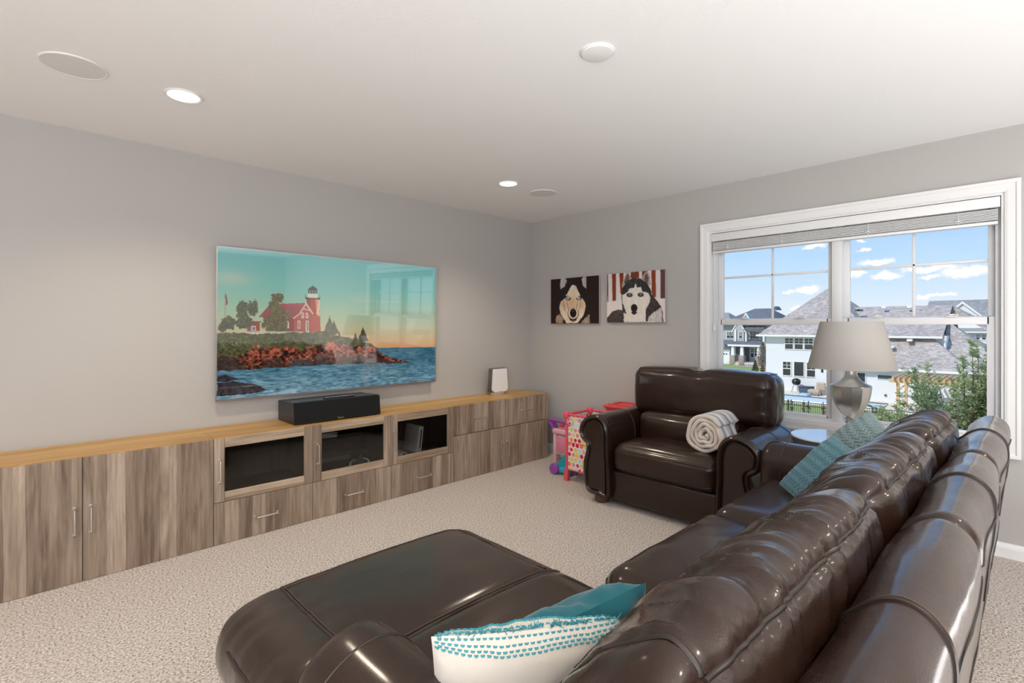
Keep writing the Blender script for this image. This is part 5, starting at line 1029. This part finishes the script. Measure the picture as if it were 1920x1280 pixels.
MB().box(77.3, 78, Yp(1372.5), Yp(1358), GZ, -1.9).build('garage_wall', M_sidg, h3, 0); gd = MB().box(77.22, 77.32, Yp(1371.5), Yp(1358), GZ + .05, -2.7).build('garage_door', M_hw, h3, 0)
for p in (1361.5, 1366): MB().box(77.18, 77.24, Yp(p + 1.2), Yp(p - 1.2), -3.15, -2.95).build('pane', M_hglass, gd, 0)
slab([(76.6, Yp(1356), -1.55), (76.6, Yp(1380), -1.55), (78.2, Yp(1379), -.75), (78.2, Yp(1356), -.75)], .1, 'lower_roof', M_roofd, h3)
h4 = thing('distant_house', (120, 60, GZ), 'pale roofed house at the far left behind the grey house', 'house')
yb4 = at(1330, 600, 125)[1]; ye4 = at(1373, 600, 125)[1]; MB().box(125, 140, ye4, yb4 + 4, GZ, 1.6).build('wall', M_sid, h4, 0); slab([(124.5, yb4 + 4, 1.6), (124.5, ye4, 1.6), (130, ye4 + 3.0, 5.0), (130, yb4 + 3, 5.0)], .15, 'roof_slope', M_roofg, h4); slab([(124.5, ye4, 1.6), (138, ye4, 1.6), (130, ye4 + 3.0, 5.0)], .15, 'roof_slope', M_roofg, h4)
# planting bed stones in front of the porch
M_bed = mat('pale_boulder', lin('c9bfb2'), .9, vary=((4, 4, 4), .3)); base_b = None
for i in range(15):
    p = 1378 + i * 4.0; X = 72.4; y = Yp(p, X); s = RNG.uniform(.125, .165)
    bm_ = MB(); mbv, f = rcushion(X - s, X + s, y - s * .9, y + s * .9, GZ, GZ + s * 1.5, s * .6, 5); o = weld(mbv.build('boulder', M_bed, None, 180)); tag(o, 'pale boulder edging the planting bed before the grey house porch', 'stone', 'boulders edging the planting bed')
S(MB().box(72.6, 75.2, Yp(1434, 74), Yp(1384, 74), GZ, GZ + .12), 'planting_bed', mat('dark_mulch', lin('7a6557'), .95, vary=((4, 4, 4), .4)))
M_leaf = mat('shrub_leaf', lin('4f6140'), .8, vary=((9, 9, 9), .5)); M_leafr = mat('red_shrub_leaf', lin('7d3f42'), .8, vary=((9, 9, 9), .5)); M_bark = mat('bark', lin('6b5a4a'), .9)
def bush(name, x, y, z, w, hgt, n, m, lab, cat='shrub', group=None, cone=False, leaf=.06):
    t = thing(name, (x, y, z), lab, cat, group); MB().tube([(x, y, z), (x, y, z + hgt * .7)], [.04 * w + .01, .01], 6).build('stem', M_bark, t, 60); v = []; f = []
    for i in range(n):
        k_ = RNG.random(); r = w / 2 * RNG.random() ** .5 * ((1 - k_) if cone else math.sin(math.pi * (k_ * .8 + .15))); a = RNG.random() * 6.283; c = np.array([x + r * math.cos(a), y + r * math.sin(a), z + .05 + hgt * k_]); d1 = RNG.normal(size=3); d1 /= np.linalg.norm(d1); d2 = np.cross(d1, RNG.normal(size=3)); d2 /= np.linalg.norm(d2); s = leaf * RNG.uniform(.6, 1.3); b = len(v)
        v += [c - d1 * s, c + d2 * s * .45, c + d1 * s, c - d2 * s * .45]; f.append((b, b + 1, b + 2, b + 3))
    o = MB().add(v, f).build('foliage', m, t, 0, False); o['kind'] = 'stuff'; return t
p = at(1416, 683, 64); bush('conifer_shrub', 64, p[1], GZ, 1.1, 1.5, 500, M_leaf, 'small dark conical evergreen on the far lawn', cone=True, leaf=.12)
p = at(1430, 685, 65); bush('red_shrub', 65, p[1], GZ, .6, .8, 200, M_leafr, 'tiny red shrub at the edge of the far lawn', leaf=.1)
bush('young_tree', 73.5, at(1430, 650, 73.5)[1], GZ, 1.5, 3.6, 700, mat('bronze_leaf', lin('85755a'), .85, vary=((6, 6, 6), .5)), 'thin bronze leaved young tree at the right end of the porch', 'tree', leaf=.12)

# picket fence of dark metal
fx = 31.2; fn = thing('metal_fence', (fx, 6, GZ), 'dark metal picket fence along the near edge of the green lawn', 'fence')
M_iron = mat('black_iron', (.035, .033, .03), .6)
fx_ = lambda y: fx + (7 - y) * .05
ys_ = np.arange(-6.0, 17.0, 2.2); pk = None
for y in ys_: MB().box(fx_(y) - .04, fx_(y) + .04, y - .04, y + .04, GZ, GZ + 1.28).build('post', M_iron, fn, 0)
for z in (GZ + .14, GZ + .95, GZ + 1.16): MB().prism([(fx_(-6) - .015, -6, z), (fx_(-6) + .015, -6, z), (fx_(-6) + .015, -6, z + .04), (fx_(-6) - .015, -6, z + .04)], (fx_(16.8) - fx_(-6), 22.8, 0)).build('rail', M_iron, fn, 0)
for y in np.arange(-3.5, 12.6, .115):
    if pk is None: pk = MB().box(fx_(y) - .009, fx_(y) + .009, y - .009, y + .009, GZ + .06, GZ + 1.2).build('picket', M_iron, fn, 0); y_first = y
    else: c = pk.copy(); COL.objects.link(c); c.location = (fx_(y) - fx_(y_first), y - y_first, 0)
for i, px in enumerate((1484, 1507, 1516, 1543, 1643, 1652)):
    X = 34.2; p = at(px, 770, X); bush('lawn_plant', X, p[1], GZ, .26, .85, 45, M_leafr if i % 2 else M_leaf, None, 'plant', 'little dark plants behind the fence', leaf=.09)['label'] = 'little dark leafed plant growing just behind the metal fence'

# patio things
gr = thing('kettle_grill', (46.1, 11.1, GZ + .05), 'black kettle grill on the patio against the white house', 'grill'); gy = at(1493, 722, 46.1)[1]
MB().lathe([(.0, .62), (.22, .66), (.34, .80), (.36, .92)], (46.1, gy, GZ + .05), 20).build('bowl', M_black, gr, 60); MB().lathe([(.37, .92), (.34, 1.08), (.2, 1.2), (0, 1.25)], (46.1, gy, GZ + .05), 20).build('lid', M_black, gr, 60)
for q in range(3): a = q * 2.094; MB().tube([(46.1 + .2 * math.cos(a), gy + .2 * math.sin(a), GZ + .72), (46.1 + .38 * math.cos(a), gy + .38 * math.sin(a), GZ + .06)], .02, 6).build('leg', M_black, gr, 60)
b0, b1 = at(1501, 728, 46)[1], at(1525, 728, 46)[1]; bx = thing('storage_box', (46, (b0 + b1) / 2, GZ + .05), 'long dark blue grey storage box on the patio by the house wall', 'box'); b0 = at(1500.5, 728, 46)[1]
MB().bbox(45.6, 46.3, at(1525, 728, 46)[1], at(1501, 728, 46)[1] , GZ + .05, GZ + .55, .03).build('body', mat('blue_grey_resin', lin('4c5766'), .6), bx, 30); MB().bbox(45.55, 46.35, at(1525.5, 728, 46)[1], at(1500.5, 728, 46)[1], GZ + .55, GZ + .65, .02).build('lid', mat('dark_resin_lid', lin('3f4957'), .6), bx, 30)
p0, p1 = at(1498, 734, 43.8)[1], at(1518, 734, 43.8)[1]; mbv, f = rcushion(43.2, 44.3, p1, p0, GZ + .05, GZ + .27, .1, 10); o = weld(mbv.build('pool_float', mat('light_blue_vinyl', lin('9fc0d8'), .4), None, 180)); tag(o, 'pale blue inflatable float lying on the patio by the pool', 'float')
M_rock = mat('tan_cushion', lin('b8a690'), .9, vary=((5, 5, 5), .4))
pc = thing('patio_chair', (44.9, 9.2, GZ + .05), 'tan cushioned patio chair beside the white house bump out', 'chair')
cy_ = at(1527, 730, 44.9)[1]; mbv, f = rcushion(44.5, 45.3, cy_ - .45, cy_ + .45, GZ + .2, GZ + .55, .12, 8); weld(mbv.build('seat', M_rock, pc, 180)); mbv, f = rcushion(45.15, 45.4, cy_ - .75, cy_ - .05, GZ + .45, GZ + 1.15, .1, 8); weld(mbv.build('backrest', M_rock, pc, 180))
for dx in (-.3, .35):
    for dy in (-.4, .4): MB().box(44.9 + dx - .03, 44.9 + dx + .03, cy_ + dy - .03, cy_ + dy + .03, GZ + .05, GZ + .25).build('leg', M_black, pc, 0)
# pergola
M_cedar = mat('cedar_timber', lin('d9b487'), .8, vary=((8, 8, 8), .2))
pg = thing('pergola', (41, 1.5, GZ + .05), 'light cedar timber pergola on the patio, partly behind the tree', 'pergola')
py0, py1, px0, px1, pz = -1.6, 2.9, 39.9, 43.1, -2.58
for x in (px0, px1):
    for y in (py0, py1): MB().box(x - .09, x + .09, y - .09, y + .09, GZ + .05, pz).build('post', M_cedar, pg, 0)
    MB().box(x - .06, x + .06, py0 - .5, py1 + .5, pz, pz + .25).build('beam', M_cedar, pg, 0); MB().prism([(x - .04, py1 - .05, pz - .5), (x - .04, py1 - .05, pz - .38), (x - .04, py1 - .5, pz), (x - .04, py1 - .62, pz)], (.08, 0, 0)).build('brace', M_cedar, pg, 0)
rf = None
for i, y in enumerate(np.arange(py0 - .4, py1 + .45, .30)):
    if rf is None: rf = MB().box(px0 - .5, px1 + .5, y - .035, y + .035, pz + .20, pz + .42).build('rafter', M_cedar, pg, 0)
    else: c = rf.copy(); COL.objects.link(c); c.location.y = .30 * i

# the tree close to the window
tr = thing('spreading_tree', (11.6, -1.9, GZ), 'green spreading tree just outside the window at the right', 'tree')
rg2 = np.random.default_rng(11); br = MB(); lv = []; lf_ = []
base = at(1800, 700, 12.3); base[2] = GZ; top0 = base + np.array([.1, .1, 2.4]); br.tube([base, base + (.05, 0, 1.2), top0], [.14, .11, .09], 8)
def spray(p, d, L, nleaf, s):
    """leaves set along a twig"""
    u = np.cross(d, (0, 0, 1)); u /= max(np.linalg.norm(u), 1e-6); w = np.cross(u, d)
    for i in range(nleaf):
        t = (i + rg2.random()) / nleaf; c = p + d * L * t; side = 1 if i % 2 else -1; q = u * side * rg2.uniform(.4, 1) + d * rg2.uniform(.2, .8) + w * rg2.normal() * .4; q /= np.linalg.norm(q); e = np.cross(q, w + rg2.normal(size=3) * .5); e /= max(np.linalg.norm(e), 1e-6); ss = s * rg2.uniform(.7, 1.25); b = len(lv)
        lv.extend([c, c + q * ss * .5 + e * ss * .22, c + q * ss, c + q * ss * .5 - e * ss * .22]); lf_.append((b, b + 1, b + 2, b + 3))
def branch(p0, dirv, L, droop, r):
    pts = [p0]; d = dirv / np.linalg.norm(dirv); p = p0.copy(); n = 9
    for i in range(n):
        d = d + np.array([0, 0, droop / n]) + rg2.normal(size=3) * .05; d /= np.linalg.norm(d); p = p + d * L / n; pts.append(p.copy())
    br.tube(pts, np.linspace(r, r * .2, n + 1), 5)
    for i in range(2, n + 1):
        for k_ in range(3):
            td = d * .7 + rg2.normal(size=3) * .55 + np.array([0, 0, .15]); td /= np.linalg.norm(td); tl_ = rg2.uniform(.22, .5) * (1.15 - .5 * i / n); br.tube([pts[i], pts[i] + td * tl_], [.005, .002], 3); spray(pts[i], td, tl_, 15, .075)
    spray(pts[-2], d, L / n * 1.6, 12, .08)
for q in range(190):                         # lower and middle spreading limbs
    a = rg2.uniform(0, 2 * math.pi); h0 = rg2.uniform(.9, 2.9); el_ = rg2.uniform(.05, .75); branch(base + np.array([.05, .05, h0]), np.array([math.cos(a), math.sin(a), el_]), rg2.uniform(1.3, 2.15), rg2.uniform(-.1, .35), .022)
for q in range(10):                          # long reaching limbs on the left side
    a = rg2.uniform(1.7, 2.5); branch(base + np.array([0, 0, rg2.uniform(1.4, 3.0)]), np.array([math.cos(a) * .6, 1., rg2.uniform(.05, .55)]), rg2.uniform(1.8, 2.5), rg2.uniform(-.1, .25), .02)
for q in range(34):                         # crown
    a = rg2.uniform(0, 2 * math.pi); branch(top0 + np.array([0, 0, rg2.uniform(0, .8)]), np.array([math.cos(a) * .6, math.sin(a) * .6, 1.]), rg2.uniform(1.1, 2.3), rg2.uniform(-.2, .2), .02)
for q in range(8): branch(top0 + np.array([0, -.25, .7]), np.array([rg2.normal() * .12, -.16 + rg2.normal() * .14, 1.]), rg2.uniform(1.9, 2.4), 0, .02)
branch(top0 + np.array([0, .25, .4]), np.array([0, .25, 1.]), 2.0, 0, .02)
br.build('trunk_and_branches', M_bark, tr, 60, False)
def leafmat():
    m = bpy.data.materials.new('tree_leaf'); m.use_nodes = True; k = NT(m.node_tree); co = k.n('ShaderNodeTexCoord').outputs['Object']; c = k.ramp(k.noise(co, 1.1, 4, .7), [(.3, lin('869b78')), (.48, lin('9eb07c')), (.66, lin('c0c68c')), (.8, lin('dcd6a8'))])
    d = k.n('ShaderNodeBsdfPrincipled', ins={'Base Color': c, 'Roughness': .5, 'Specular IOR Level': .3}); tl = k.n('ShaderNodeBsdfTranslucent', ins={'Color': c}); mx = k.n('ShaderNodeMixShader', ins={0: .35, 1: d.outputs[0], 2: tl.outputs[0]}); k.t.links.new(mx.outputs[0], k.n('ShaderNodeOutputMaterial').inputs[0]); return m
o = MB().add(lv, lf_).build('foliage', leafmat(), tr, 0, False); o['kind'] = 'stuff'
